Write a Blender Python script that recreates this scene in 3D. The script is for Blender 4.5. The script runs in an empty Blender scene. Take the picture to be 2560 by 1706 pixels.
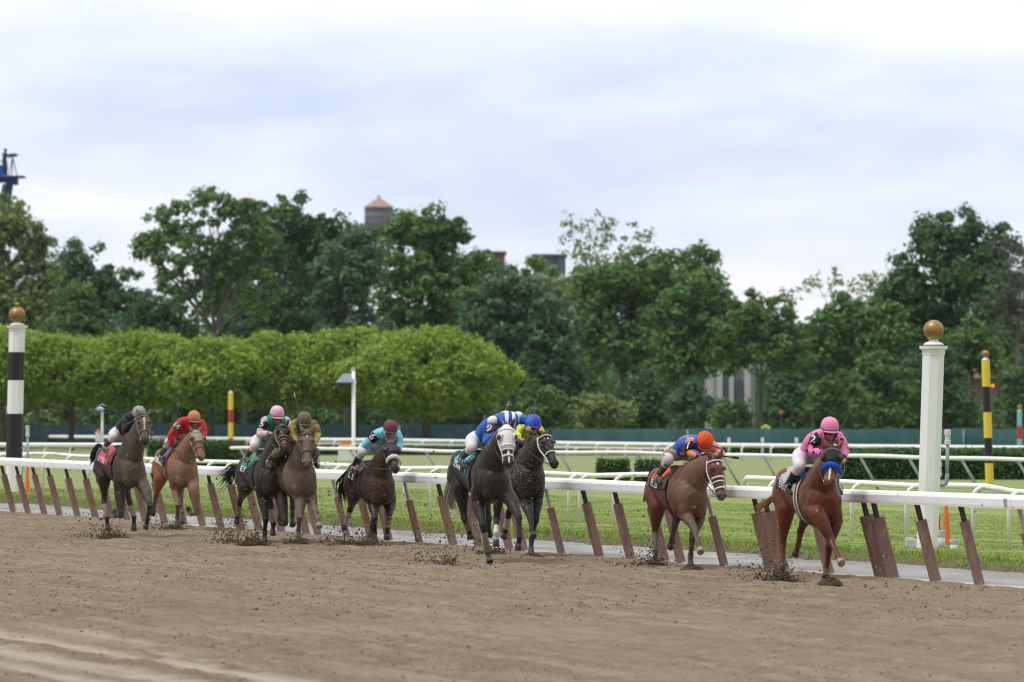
import bpy, bmesh, math, random
import numpy as np
from mathutils import Vector, Matrix, Quaternion

random.seed(7)
rng = np.random.default_rng(11)
R = math.radians
scene = bpy.context.scene
COL = scene.collection

# ------------------------------------------------------------------ camera
F, HY, CX, CAMZ = 14222.2, 1017.3, 1280.0, 2.3     # 200 mm lens, horizon row, centre column (2560 px wide photo)
cam_d = bpy.data.cameras.new('camera')
cam = bpy.data.objects.new('camera', cam_d)
COL.objects.link(cam)
cam.location = (0, 0, CAMZ)
cam.rotation_euler = (R(90), 0, 0)
cam_d.lens, cam_d.sensor_width = 200, 36
cam_d.shift_y = (HY - 853.0) / 2560.0
cam_d.clip_start, cam_d.clip_end = 1.0, 9000
cam_d.dof.use_dof = True
cam_d.dof.focus_distance = 87
cam_d.dof.aperture_fstop = 3.3
scene.camera = cam

# ------------------------------------------------------------------ sky, sun, exposure
SUN_EL, SUN_AZ = R(62), R(-122)       # azimuth measured from +Y towards +X: over the camera's left shoulder
world = bpy.data.worlds.new('World')
scene.world = world
world.use_nodes = True
nt = world.node_tree
nt.nodes.clear()
def wn(t, **k):
    n = nt.nodes.new(t)
    for a, b in k.items():
        setattr(n, a, b)
    return n
out = wn('ShaderNodeOutputWorld'); bg = wn('ShaderNodeBackground')
sky = wn('ShaderNodeTexSky'); sky.sky_type = 'NISHITA'; sky.sun_disc = False
sky.sun_elevation = SUN_EL; sky.sun_rotation = SUN_AZ
tc = wn('ShaderNodeTexCoord')
sep = wn('ShaderNodeSeparateXYZ'); nt.links.new(tc.outputs['Generated'], sep.inputs[0])
def cloud_noise(sx, sz, scale, detail, off=(0, 0, 0), rough=0.5, dist=0.0):
    mp = wn('ShaderNodeMapping'); mp.inputs['Scale'].default_value = (sx, sx, sz); mp.inputs['Location'].default_value = off
    nz = wn('ShaderNodeTexNoise'); nz.inputs['Scale'].default_value = scale; nz.inputs['Detail'].default_value = detail
    nz.inputs['Roughness'].default_value = rough; nz.inputs['Distortion'].default_value = dist
    nt.links.new(tc.outputs['Generated'], mp.inputs[0]); nt.links.new(mp.outputs[0], nz.inputs[0])
    return nz.outputs['Fac']
def wmath(op, a, b=None, c=None, clamp=False):
    n = wn('ShaderNodeMath', operation=op, use_clamp=clamp)
    for i, v in enumerate((a, b, c)):
        if v is None: continue
        if isinstance(v, (int, float)): n.inputs[i].default_value = v
        else: nt.links.new(v, n.inputs[i])
    return n.outputs[0]
def wramp(fac, stops):
    n = wn('ShaderNodeValToRGB'); nt.links.new(fac, n.inputs[0]); cr = n.color_ramp
    while len(cr.elements) < len(stops): cr.elements.new(0.5)
    for e, (p, c) in zip(cr.elements, stops):
        e.position = p; e.color = (*c, 1)
    return n.outputs[0]
# layered overcast: long flat bands of grey-blue cloud under a white deck
n1 = cloud_noise(1.0, 5.0, 7.0, 5, (3.1, 0.7, 0.15), 0.55, 0.3)
n2 = cloud_noise(1.0, 3.2, 22.0, 6, (1.2, 4.0, 2.0), 0.55, 0.4)
n3 = cloud_noise(1.0, 2.2, 60.0, 5, (0.3, 2.0, 5.0), 0.5, 0.2)
zz = wmath('MULTIPLY', sep.outputs[2], 1 / 0.08)
bandprof = wramp(zz, [(0.0, (.78,) * 3), (0.28, (.70,) * 3), (0.42, (.52,) * 3), (0.56, (.40,) * 3),
                      (0.70, (.50,) * 3), (0.84, (.72,) * 3), (1.0, (.90,) * 3)])
mixv = wmath('ADD', wmath('ADD', bandprof, 0.10), wmath('MULTIPLY', wmath('SUBTRACT', n1, 0.5), 1.35))
mixv = wmath('ADD', mixv, wmath('MULTIPLY', wmath('SUBTRACT', n2, 0.5), 0.62))
mixv = wmath('ADD', mixv, wmath('MULTIPLY', wmath('SUBTRACT', n3, 0.5), 0.22), clamp=True)
cloud = wramp(mixv, [(0.0, (.44, .54, .75)), (0.30, (.54, .63, .82)), (0.60, (.715, .77, .885)), (0.9, (.865, .872, .90)), (1.0, (.90, .902, .915))])
sc_n = wn('ShaderNodeMix', data_type='RGBA', blend_type='MULTIPLY'); sc_n.inputs[0].default_value = 1.0
nt.links.new(sky.outputs[0], sc_n.inputs['A']); sc_n.inputs['B'].default_value = (.1, .1, .1, 1)
mx = wn('ShaderNodeMix', data_type='RGBA'); mx.inputs[0].default_value = 0.95
nt.links.new(sc_n.outputs['Result'], mx.inputs['A']); nt.links.new(cloud, mx.inputs['B'])
# unseen sky behind camera dimmed to cut front fill, brightest overhead and ahead
lum = wmath('ADD', wmath('MULTIPLY', sep.outputs[1], 0.34), wmath('MULTIPLY', sep.outputs[2], 0.62))
lum = wmath('ADD', lum, 0.66, clamp=False); lum = wmath('MINIMUM', wmath('MAXIMUM', lum, 0.24), 1.15)
dim = wn('ShaderNodeMix', data_type='RGBA', blend_type='MULTIPLY'); dim.inputs[0].default_value = 1.0
nt.links.new(mx.outputs['Result'], dim.inputs['A']); nt.links.new(lum, dim.inputs['B'])
nt.links.new(dim.outputs['Result'], bg.inputs[0]); bg.inputs[1].default_value = 1.0
nt.links.new(bg.outputs[0], out.inputs[0])

sun_d = bpy.data.lights.new('sun', 'SUN'); sun_d.energy = 1.5; sun_d.angle = R(12); sun_d.color = (1.0, .97, .92)
sun = bpy.data.objects.new('sun', sun_d); COL.objects.link(sun)
sdir = Vector((math.sin(SUN_AZ) * math.cos(SUN_EL), math.cos(SUN_AZ) * math.cos(SUN_EL), math.sin(SUN_EL)))
sun.rotation_euler = sdir.to_track_quat('Z', 'Y').to_euler()
sun.location = sdir * 60

vs = scene.view_settings
vs.view_transform = 'Standard'; vs.look = 'None'; vs.exposure = 0.26; vs.gamma = 1.0
scene.render.engine = 'CYCLES'
scene.cycles.filter_width = 1.15; scene.cycles.max_bounces = 6; scene.cycles.diffuse_bounces = 3; scene.cycles.transparent_max_bounces = 6

# ------------------------------------------------------------------ helpers
def gp(px, py, z=0.0):
    """point at height z seen at photo pixel px, py"""
    Y = F * (CAMZ - z) / (py - HY)
    return Vector(((px - CX) * Y / F, Y, z))
def at(px, py, Y):
    return Vector(((px - CX) * Y / F, Y, CAMZ - (py - HY) * Y / F))
def tag(o, label=None, cat=None, group=None, kind=None):
    if label: o['label'] = label
    if cat: o['category'] = cat
    if group: o['group'] = group
    if kind: o['kind'] = kind
    return o
def empty(name, loc=(0, 0, 0), rz=0.0, label=None, cat=None, group=None):
    o = bpy.data.objects.new(name, None); COL.objects.link(o)
    o.location = loc; o.rotation_euler = (0, 0, rz); o.empty_display_size = 0.2
    return tag(o, label, cat, group)

def link_mesh(name, me, m=None, parent=None, smooth=False):
    if smooth:
        me.polygons.foreach_set('use_smooth', np.ones(len(me.polygons), dtype=bool))
    o = bpy.data.objects.new(name, me); COL.objects.link(o)
    if m is not None: me.materials.append(m)
    if parent is not None: o.parent = parent
    return o
def np_mesh(name, V, Fc, m=None, parent=None, smooth=False, attrs=None):
    """V (n,3), Fc (k,3|4) numpy arrays"""
    V = np.asarray(V, dtype=np.float32); Fc = np.asarray(Fc, dtype=np.int32)
    me = bpy.data.meshes.new(name)
    k, c = Fc.shape
    me.vertices.add(len(V)); me.vertices.foreach_set('co', V.ravel())
    me.loops.add(k * c); me.loops.foreach_set('vertex_index', Fc.ravel())
    me.polygons.add(k); me.polygons.foreach_set('loop_start', np.arange(0, k * c, c, dtype=np.int32))
    me.update(calc_edges=True)
    for nm, arr in (attrs or {}).items():
        a = me.attributes.new(nm, 'FLOAT', 'POINT'); a.data.foreach_set('value', np.asarray(arr, dtype=np.float32))
    return link_mesh(name, me, m, parent, smooth)

class MB:
    """collects closed shapes into one mesh"""
    def __init__(self): self.v = []; self.f = []
    def add(self, vs_, fs_):
        n = len(self.v); self.v += [tuple(p) for p in vs_]; self.f += [tuple(i + n for i in q) for q in fs_]; return self
    def box(self, c, s, rot=None):
        hx, hy, hz = s[0] / 2, s[1] / 2, s[2] / 2
        P = [Vector((x, y, z)) for x in (-hx, hx) for y in (-hy, hy) for z in (-hz, hz)]
        if rot is not None: P = [rot @ p for p in P]
        P = [p + Vector(c) for p in P]
        return self.add(P, [(0, 1, 3, 2), (4, 6, 7, 5), (0, 4, 5, 1), (2, 3, 7, 6), (0, 2, 6, 4), (1, 5, 7, 3)])
    def loft(self, path, ra, rb=None, up=(0, 0, 1), n=10, round_ends=False):
        """elliptical tube along path: ra across, rb along 'up'"""
        P = [Vector(p) for p in path]; N = len(P)
        ra = list(ra) if hasattr(ra, '__len__') else [ra] * N
        rb = ra if rb is None else (list(rb) if hasattr(rb, '__len__') else [rb] * N)
        T = [(P[min(i + 1, N - 1)] - P[max(i - 1, 0)]).normalized() for i in range(N)]
        upv = Vector(up)
        seq = [(P[i], T[i], ra[i], rb[i]) for i in range(N)]
        if round_ends:
            a, b = seq[0], seq[-1]
            r0 = min(a[2], a[3]); r1 = min(b[2], b[3])
            seq = [(a[0] - a[1] * r0 * .85, a[1], a[2] * .45, a[3] * .45), (a[0] - a[1] * r0 * .5, a[1], a[2] * .82, a[3] * .82)] + seq + \
                  [(b[0] + b[1] * r1 * .5, b[1], b[2] * .82, b[3] * .82), (b[0] + b[1] * r1 * .85, b[1], b[2] * .45, b[3] * .45)]
        vs_, fs_ = [], []
        round_sec = rb is ra
        u_prev = None
        for (p, t, a, b) in seq:
            if round_sec:                                  # parallel transport, no twist
                if u_prev is None:
                    u_prev = upv if abs(t.dot(upv)) < .9 else Vector((0.3, 1, 0.1))
                s = t.cross(u_prev).normalized(); u = s.cross(t).normalized(); u_prev = u
            else:
                s = t.cross(upv)
                if s.length < 1e-4: s = t.cross(Vector((0.3, 1, 0.1)))
                s.normalize(); u = s.cross(t).normalized()
            for k in range(n):
                w = 2 * math.pi * k / n
                vs_.append(p + s * (a * math.cos(w)) + u * (b * math.sin(w)))
        M = len(seq)
        for i in range(M - 1):
            for k in range(n):
                k2 = (k + 1) % n
                fs_.append((i * n + k, i * n + k2, (i + 1) * n + k2, (i + 1) * n + k))
        c0 = len(vs_); vs_.append(seq[0][0]); vs_.append(seq[-1][0])
        for k in range(n):
            k2 = (k + 1) % n
            fs_.append((c0, k2, k)); fs_.append((c0 + 1, (M - 1) * n + k, (M - 1) * n + k2))
        return self.add(vs_, fs_)
    def ell(self, c, r, rot=None, nu=14, nv=9):
        vs_, fs_ = [], []
        for j in range(1, nv):
            th = math.pi * j / nv
            for i in range(nu):
                ph = 2 * math.pi * i / nu
                p = Vector((r[0] * math.sin(th) * math.cos(ph), r[1] * math.sin(th) * math.sin(ph), r[2] * math.cos(th)))
                vs_.append((rot @ p if rot is not None else p) + Vector(c))
        for q in (Vector((0, 0, r[2])), Vector((0, 0, -r[2]))):
            vs_.append((rot @ q if rot is not None else q) + Vector(c))
        t, b = len(vs_) - 2, len(vs_) - 1
        for j in range(nv - 2):
            for i in range(nu):
                i2 = (i + 1) % nu
                fs_.append((j * nu + i, (j + 1) * nu + i, (j + 1) * nu + i2, j * nu + i2))
        for i in range(nu):
            i2 = (i + 1) % nu
            fs_.append((t, i, i2)); fs_.append((b, (nv - 2) * nu + i2, (nv - 2) * nu + i))
        return self.add(vs_, fs_)
    def lathe(self, c, prof, n=20, rot0=0.0, lean=(0, 0)):
        """prof: list of (r, z); z up from c; lean shifts x,y per metre"""
        vs_, fs_ = [], []
        for r_, z in prof:
            for k in range(n):
                w = 2 * math.pi * k / n + rot0
                vs_.append((c[0] + r_ * math.cos(w) + lean[0] * z, c[1] + r_ * math.sin(w) + lean[1] * z, c[2] + z))
        m = len(prof)
        for i in range(m - 1):
            for k in range(n):
                k2 = (k + 1) % n
                fs_.append((i * n + k, i * n + k2, (i + 1) * n + k2, (i + 1) * n + k))
        c0 = len(vs_)
        for r_, z in (prof[0], prof[-1]):
            vs_.append((c[0] + lean[0] * z, c[1] + lean[1] * z, c[2] + z))
        for k in range(n):
            k2 = (k + 1) % n
            fs_.append((c0, k2, k)); fs_.append((c0 + 1, (m - 1) * n + k, (m - 1) * n + k2))
        return self.add(vs_, fs_)
    def build(self, name, m=None, parent=None, smooth=False):
        me = bpy.data.meshes.new(name); me.from_pydata(self.v, [], self.f); me.update()
        return link_mesh(name, me, m, parent, smooth)

def vox(name, mb, voxel, iters, m, parent=None, factor=0.5):
    """fuse the closed shapes in mb into ONE continuous skin"""
    me = bpy.data.meshes.new(name + '_src'); me.from_pydata(mb.v, [], mb.f); me.update()
    o = bpy.data.objects.new(name + '_src', me); COL.objects.link(o)
    md = o.modifiers.new('r', 'REMESH'); md.mode = 'VOXEL'; md.voxel_size = voxel
    if iters:
        sm = o.modifiers.new('s', 'SMOOTH'); sm.factor = factor; sm.iterations = iters
    dg = bpy.context.evaluated_depsgraph_get()
    res = bpy.data.meshes.new_from_object(o.evaluated_get(dg))
    bpy.data.objects.remove(o); bpy.data.meshes.remove(me)
    res.name = name
    return link_mesh(name, res, m, parent, True)

def vnoise(x, y, seed=0):
    """smooth 2-D value noise in 0..1, numpy"""
    xi = np.floor(x).astype(np.int64); yi = np.floor(y).astype(np.int64)
    fx = x - xi; fy = y - yi
    fx = fx * fx * (3 - 2 * fx); fy = fy * fy * (3 - 2 * fy)
    def h(a, b):
        n = (a * 374761393 + b * 668265263 + seed * 1442695041) & 0xFFFFFFFF
        n = ((n ^ (n >> 13)) * 1274126177) & 0xFFFFFFFF
        return ((n ^ (n >> 16)) & 0xFFFFFF) / float(0xFFFFFF)
    return (h(xi, yi) * (1 - fx) + h(xi + 1, yi) * fx) * (1 - fy) + (h(xi, yi + 1) * (1 - fx) + h(xi + 1, yi + 1) * fx) * fy

# ------------------------------------------------------------------ materials
def srgb(r, g, b):
    def f(c):
        c /= 255.0
        return c / 12.92 if c <= .04045 else ((c + .055) / 1.055) ** 2.4
    return (f(r), f(g), f(b))
class NT:
    """small node-tree writer"""
    def __init__(self, name):
        self.m = bpy.data.materials.new(name); self.m.use_nodes = True
        self.t = self.m.node_tree; self.b = self.t.nodes['Principled BSDF']
    def n(self, t, **k):
        x = self.t.nodes.new(t)
        for a, b in k.items(): setattr(x, a, b)
        return x
    def l(self, a, b): self.t.links.new(a, b)
    def coord(self, kind='Object'):
        return self.n('ShaderNodeTexCoord').outputs[kind]
    def noise(self, scale, detail=3, rough=.55, vec=None, stretch=None, out_='Fac'):
        x = self.n('ShaderNodeTexNoise'); x.inputs['Scale'].default_value = scale; x.inputs['Detail'].default_value = detail
        x.inputs['Roughness'].default_value = rough
        v = vec if vec is not None else self.coord()
        if stretch:
            mp = self.n('ShaderNodeMapping'); mp.inputs['Scale'].default_value = stretch; self.l(v, mp.inputs[0]); v = mp.outputs[0]
        self.l(v, x.inputs['Vector']); return x.outputs[out_]
    def ramp(self, fac, stops, interp='LINEAR'):
        x = self.n('ShaderNodeValToRGB'); self.l(fac, x.inputs[0]); cr = x.color_ramp; cr.interpolation = interp
        while len(cr.elements) < len(stops): cr.elements.new(.5)
        for e, (p, c) in zip(cr.elements, stops):
            e.position = p; e.color = (*c, 1) if hasattr(c, '__len__') else (c, c, c, 1)
        return x.outputs[0]
    def mix(self, fac, a, b, blend='MIX'):
        x = self.n('ShaderNodeMix', data_type='RGBA', blend_type=blend)
        for s, v in ((x.inputs[0], fac), (x.inputs['A'], a), (x.inputs['B'], b)):
            if isinstance(v, (int, float)): s.default_value = v
            elif hasattr(v, '__len__'): s.default_value = (*v, 1)
            else: self.l(v, s)
        return x.outputs['Result']
    def math(self, op, a, b=None, c=None, clamp=False):
        x = self.n('ShaderNodeMath', operation=op, use_clamp=clamp)
        for i, v in enumerate((a, b, c)):
            if v is None: continue
            if isinstance(v, (int, float)): x.inputs[i].default_value = v
            else: self.l(v, x.inputs[i])
        return x.outputs[0]
    def xyz(self, vec=None):
        s = self.n('ShaderNodeSeparateXYZ'); self.l(vec if vec is not None else self.coord(), s.inputs[0]); return s.outputs
    def attr(self, name):
        a = self.n('ShaderNodeAttribute'); a.attribute_name = name; return a.outputs['Fac']
    def bump(self, h, strength=.5, dist=.02):
        x = self.n('ShaderNodeBump'); x.inputs['Strength'].default_value = strength; x.inputs['Distance'].default_value = dist
        self.l(h, x.inputs['Height']); self.l(x.outputs[0], self.b.inputs['Normal'])
    def done(self, col=None, rough=.6, spec=.5, metal=0.0):
        if col is not None:
            if hasattr(col, '__len__'): self.b.inputs['Base Color'].default_value = (*col, 1)
            else: self.l(col, self.b.inputs['Base Color'])
        if isinstance(rough, (int, float)): self.b.inputs['Roughness'].default_value = rough
        else: self.l(rough, self.b.inputs['Roughness'])
        self.b.inputs['Specular IOR Level'].default_value = spec
        self.b.inputs['Metallic'].default_value = metal
        return self.m
_mc = {}
def paint(name, col, rough=.5, spec=.4, dirt=.12, scale=6.0, metal=0.0, fleck=None):
    """painted / plain surface with slight blotching, wear and optional flecks of mud"""
    if name in _mc: return _mc[name]
    k = NT(name)
    a = k.noise(scale, 4)
    dark = tuple(c * (1 - dirt * 2) for c in col); lite = tuple(min(1, c * (1 + dirt * .6)) for c in col)
    c = k.ramp(a, [(.25, dark), (.55, col), (.8, lite)])
    if fleck:
        s = k.noise(fleck[1], 2, .5)
        c = k.mix(k.ramp(s, [(fleck[2], 0.0), (fleck[2] + .03, 1.0)]), c, fleck[0])
    _mc[name] = k.done(c, rough, spec, metal); return _mc[name]
# ------------------------------------------------------------------ the lie of the land
B0 = gp(35, 1280); B1 = gp(2440, 1461)
DR = (B1 - B0); DR.z = 0; DR.normalize()                 # along the rail, towards the camera
NI = Vector((-DR.y, DR.x, 0)); NI = NI if NI.x > 0 else -NI   # across the rail, towards the infield
def uv(u, v, z=0.0):
    """u along the rail, v across it (plus = infield)"""
    p = B0 + DR * u + NI * v; return Vector((p.x, p.y, z))
def u_of_px(px, v=0.0):
    o = B0 + NI * v
    return ((px - CX) * o.y - F * o.x) / (F * DR.x - (px - CX) * DR.y)
TURF_Z = 0.12
def uv_arrays(U, V):
    return B0.x + DR.x * U + NI.x * V, B0.y + DR.y * U + NI.y * V

def grid(name, u0, u1, v0, v1, du, dv, zfun, m, attrs=None):
    us = np.arange(u0, u1 + du / 2, du); vv = np.arange(v0, v1 + dv / 2, dv)
    U, V = np.meshgrid(us, vv, indexing='ij')
    X, Y = uv_arrays(U, V); Z = zfun(U, V)
    n, k = U.shape
    idx = np.arange(n * k).reshape(n, k)
    Fq = np.stack([idx[:-1, :-1], idx[1:, :-1], idx[1:, 1:], idx[:-1, 1:]], -1).reshape(-1, 4)
    at_ = {a: f(U, V).ravel() for a, f in (attrs or {}).items()}
    return np_mesh(name, np.stack([X, Y, Z], -1).reshape(-1, 3), Fq, m, None, True, at_)

# base ground to the horizon
k = NT('meadow')
c = k.ramp(k.noise(.08, 5), [(.3, (.05, .075, .02)), (.7, (.09, .12, .035))])
m_meadow = k.done(c, .9, .1)
mb = MB(); mb.add([(-1600, -200, -.06), (1600, -200, -.06), (1600, 2600, -.06), (-1600, 2600, -.06)], [(0, 1, 2, 3)])
tag(mb.build('ground', m_meadow), kind='structure')

# dirt track
def wheel(U, V):
    """compacted wheel tracks of the harrow tractor, near side"""
    w = np.zeros_like(U)
    wob = (vnoise(U * .12, U * 0 + 3.3, 5) - .5) * .5
    for v_, hw, u_lo, u_hi in ((-14.75, .16, 62, 69), (-15.65, .22, 60, 92), (-16.55, .30, 55, 92), (-17.2, .22, 50, 92), (-15.2, .10, 68, 74)):
        d = np.abs(V - (v_ + wob)) / hw
        m_ = np.clip(1.25 - d, 0, 1) * np.clip((U - u_lo) / 3, 0, 1) * np.clip((u_hi - U) / 3, 0, 1)
        w = np.maximum(w, m_)
    return w * np.clip(.35 + 1.3 * vnoise(U * .9, V * 5, 9), 0, 1)
def dirt_z(U, V):
    z = (vnoise(U * 1.1, V * 2.6, 1) - .5) * .030 + (vnoise(U * 3.2, V * 4.6, 2) - .5) * .036 + (vnoise(U * 5.2, V * 6, 3) - .5) * .036
    z += (vnoise(U * .25, V * 1.2, 4) - .5) * .03
    z -= .045 * np.clip((vnoise(U * 2.3, V * 2.6, 6) - .66) * 5, 0, 1)      # hoofprints
    w = wheel(U, V)
    z = z * (1 - .85 * w) - .02 * w
    edge = np.clip((V + .5) / .5, 0, 1)
    return z * (1 - .5 * edge) + .006 * edge - .05 * np.clip((V - .0) / .06, 0, 1)
k = NT('track_dirt')
co = k.coord('Object')
a = k.noise(2.2, 6, .65, co); b = k.noise(9.0, 5, .7, co); d = k.noise(38.0, 3, .6, co); big = k.noise(.16, 3, .5, co)
base = k.ramp(a, [(.28, (.130, .099, .062)), (.5, (.222, .174, .112)), (.74, (.328, .268, .182))])
base = k.mix(.45, base, k.ramp(b, [(.3, (.100, .072, .046)), (.52, (.224, .170, .112)), (.75, (.35, .278, .192))]))
base = k.mix(k.ramp(d, [(.60, 0.0), (.70, .55)]), base, (.085, .058, .04))
base = k.mix(k.ramp(big, [(.35, 0.0), (.7, .5)]), base, (.30, .238, .165))
ud = k.n('ShaderNodeVectorMath', operation='DOT_PRODUCT'); k.l(co, ud.inputs[0]); ud.inputs[1].default_value = (DR.x, DR.y, 0)
vd = k.n('ShaderNodeVectorMath', operation='DOT_PRODUCT'); k.l(co, vd.inputs[0]); vd.inputs[1].default_value = (NI.x, NI.y, 0)
cb = k.n('ShaderNodeCombineXYZ'); k.l(k.math('MULTIPLY', ud.outputs['Value'], .12), cb.inputs[0]); k.l(k.math('MULTIPLY', vd.outputs['Value'], 3.2), cb.inputs[1])
harrow = k.noise(1.0, 4, .6, cb.outputs[0])
base = k.mix(k.ramp(harrow, [(.40, .42), (.58, 0.0)]), base, (.125, .090, .062))
base = k.mix(k.ramp(harrow, [(.55, 0.0), (.75, .35)]), base, (.335, .268, .20))
base = k.mix(k.math('MULTIPLY', k.attr('wheel'), .65), base, (.44, .375, .315))
m_dirt = k.done(base, .92, .12)
k.bump(k.math('ADD', k.math('MULTIPLY', b, .6), k.math('MULTIPLY', d, .5)), .9, .035)
track = grid('dirt_track', -22, 92, -22, 0.06, .095, .085, dirt_z, m_dirt, {'wheel': wheel})
tag(track, kind='structure')
mbx = MB(); mbx.add([uv(-400, -60, -.05), uv(200, -60, -.05), uv(200, .02, -.05), uv(-400, .02, -.05)], [(0, 1, 2, 3)])
tag(mbx.build('dirt_subgrade', m_dirt), kind='structure')

# loose clods lying on the track
ico = bmesh.new(); bmesh.ops.create_icosphere(ico, subdivisions=1, radius=1.0)
ICO_V = np.array([v.co[:] for v in ico.verts]); ICO_F = np.array([[v.index for v in f.verts] for f in ico.faces]); ico.free()
def clods(name, P, S, m, squash=.85, parent=None):
    """P (n,3) centres, S (n,) radii: lumpy crumbs in one mesh"""
    n = len(P); nv = len(ICO_V)
    jit = rng.uniform(.55, 1.25, (n, nv, 1))
    sc = rng.uniform(.6, 1.3, (n, 1, 3)); sc[:, :, 2] *= squash
    V = ICO_V[None] * jit * sc * S[:, None, None] + P[:, None, :]
    Fc = ICO_F[None] + (np.arange(n) * nv)[:, None, None]
    return np_mesh(name, V.reshape(-1, 3), Fc.reshape(-1, 3), m, parent, False)
k = NT('clod_dirt')
m_clod = k.done(k.ramp(k.noise(6, 3), [(.3, (.108, .077, .050)), (.5, (.185, .138, .090)), (.72, (.29, .225, .152))]), .95, .1)
N = 230000
U = rng.uniform(-20, 90, N); V = -rng.uniform(.05, 21, N)
X, Y = uv_arrays(U, V)
ok = (np.abs(X) < Y * .095) & (Y > 44)
U, V, X, Y = U[ok], V[ok], X[ok], Y[ok]
clump = vnoise(U * .5, V * .9, 21) * .6 + vnoise(U * 1.7, V * 2.2, 22) * .4
ok = (rng.uniform(0, 1, len(U)) < np.clip((clump - .30) * 2.2, .04, 1)) & (rng.uniform(0, 1, len(U)) > wheel(U, V) * 1.2)
U, V, X, Y = U[ok], V[ok], X[ok], Y[ok]
S = np.clip(.0048 * np.exp(rng.normal(.25, .5, len(U))), .003, .022) * np.where(Y < 62, .75, 1.0)
P = np.stack([X, Y, dirt_z(U, V) + S * .3], -1)
tag(clods('loose_dirt', P, S, m_clod), 'loose brown dirt crumbs strewn over the harrowed track', 'dirt', kind='stuff')

# drainage strip between the rail and the turf
k = NT('strip_gravel')
co = k.coord('Object')
g1 = k.noise(1.4, 5, .6, co, (1, .35, 1)); g2 = k.noise(24, 4, .65, co); g3 = k.noise(90, 2, .6, co)
c = k.ramp(g1, [(.3, (.19, .188, .185)), (.55, (.30, .298, .296)), (.75, (.42, .415, .41))])
c = k.mix(.35, c, k.ramp(g2, [(.3, (.15, .145, .14)), (.6, (.42, .41, .40))]))
v_ = k.attr('near')
c = k.mix(k.math('MULTIPLY', v_, .8), c, (.60, .56, .51))
far_mud = k.attr('mud')
c = k.mix(k.math('MULTIPLY', far_mud, k.ramp(g2, [(.42, 0.0), (.56, 1.0)])), c, (.17, .125, .09))
m_strip = k.done(c, .85, .2); k.bump(g2, .6, .02)
def strip_z(U, V):
    return .004 + (vnoise(U * 2, V * 3, 31) - .5) * .012 + .01 * np.clip((V - 1.7) / .5, 0, 1) - .05 * np.clip((-V) / .12, 0, 1)
strip = grid('gravel_strip', -24, 80, -.2, 2.5, .2, .07, strip_z, m_strip,
             {'near': lambda U, V: np.clip(1.15 - V / .42, 0, 1) * (.55 + .6 * vnoise(U * 1.5, V * 3, 33)),
              'mud': lambda U, V: np.clip(vnoise(U * .35, V * 1.3, 35) * 1.6 - .55, 0, 1) * np.clip((62 - U) / 20, 0, 1)})
tag(strip, kind='structure')

# the cut turf edge
k = NT('turf_edge')
h = k.attr('grassy')
e1 = k.noise(9, 5, .65, k.coord('Object'))
c = k.mix(k.math('ADD', h, k.math('MULTIPLY', k.math('SUBTRACT', e1, .5), 1.4), clamp=True),
          k.ramp(e1, [(.3, (.075, .052, .036)), (.7, (.20, .15, .11))]), (.11, .17, .04))
m_edge = k.done(c, .95, .1); k.bump(e1, .9, .05)
def edge_prof(U, V):
    off = (vnoise(U * .55, U * 0, 41) - .5) * .55 + (vnoise(U * 2.6, U * 0, 42) - .5) * .2
    return (V - 2.15 + off) / .42
def edge_z(U, V):
    t = np.clip(edge_prof(U, V), 0, 1); t = t * t * (3 - 2 * t)
    return -.01 + t * (TURF_Z + .012) + (vnoise(U * 5, V * 6, 43) - .5) * .07 * (.25 + t * (1 - t) * 3)
edge = grid('turf_bank', -26, 80, 1.75, 3.3, .08, .06, edge_z, m_edge, {'grassy': lambda U, V: np.clip(edge_prof(U, V) * 1.1 - .25, 0, 1)})
tag(edge, kind='structure')

# turf
k = NT('turf_grass')
co = k.coord('Object')
t1 = k.noise(.5, 4, .6, co); t2 = k.noise(14, 5, .7, co); t3 = k.noise(.045, 2, .5, co)
c = k.ramp(t2, [(.28, (.12, .175, .035)), (.52, (.215, .275, .075)), (.78, (.32, .38, .13))])
c = k.mix(.5, c, k.ramp(t1, [(.3, (.125, .195, .04)), (.7, (.26, .325, .095))]))
mow = k.n('ShaderNodeVectorMath', operation='DOT_PRODUCT'); k.l(co, mow.inputs[0]); mow.inputs[1].default_value = (NI.x, NI.y, 0)
mw = k.math('ADD', k.math('MULTIPLY', mow.outputs['Value'], 2 * math.pi / 2.3), k.math('MULTIPLY', t1, 2.5))
c = k.mix(k.ramp(k.math('SINE', mw), [(.2, 0.0), (.9, .34)]), c, (.34, .40, .13))
c = k.mix(k.ramp(t3, [(.4, 0.0), (.7, .35)]), c, (.22, .235, .10))
far_ = k.math('MULTIPLY', k.math('SUBTRACT', k.xyz(co)[1], 110), 1 / 120, clamp=True)
c = k.mix(k.math('MULTIPLY', far_, .75), c, k.mix(t2, (.19, .215, .095), (.285, .305, .155)))
m_turf = k.done(c, .9, .12); k.bump(t2, .6, .03)
mbt = MB(); mbt.add([uv(-500, 2.96, TURF_Z), uv(300, 2.96, TURF_Z), uv(300, 900, TURF_Z), uv(-500, 900, TURF_Z)], [(0, 1, 2, 3)])
tag(mbt.build('turf_course', m_turf), kind='structure')

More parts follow.
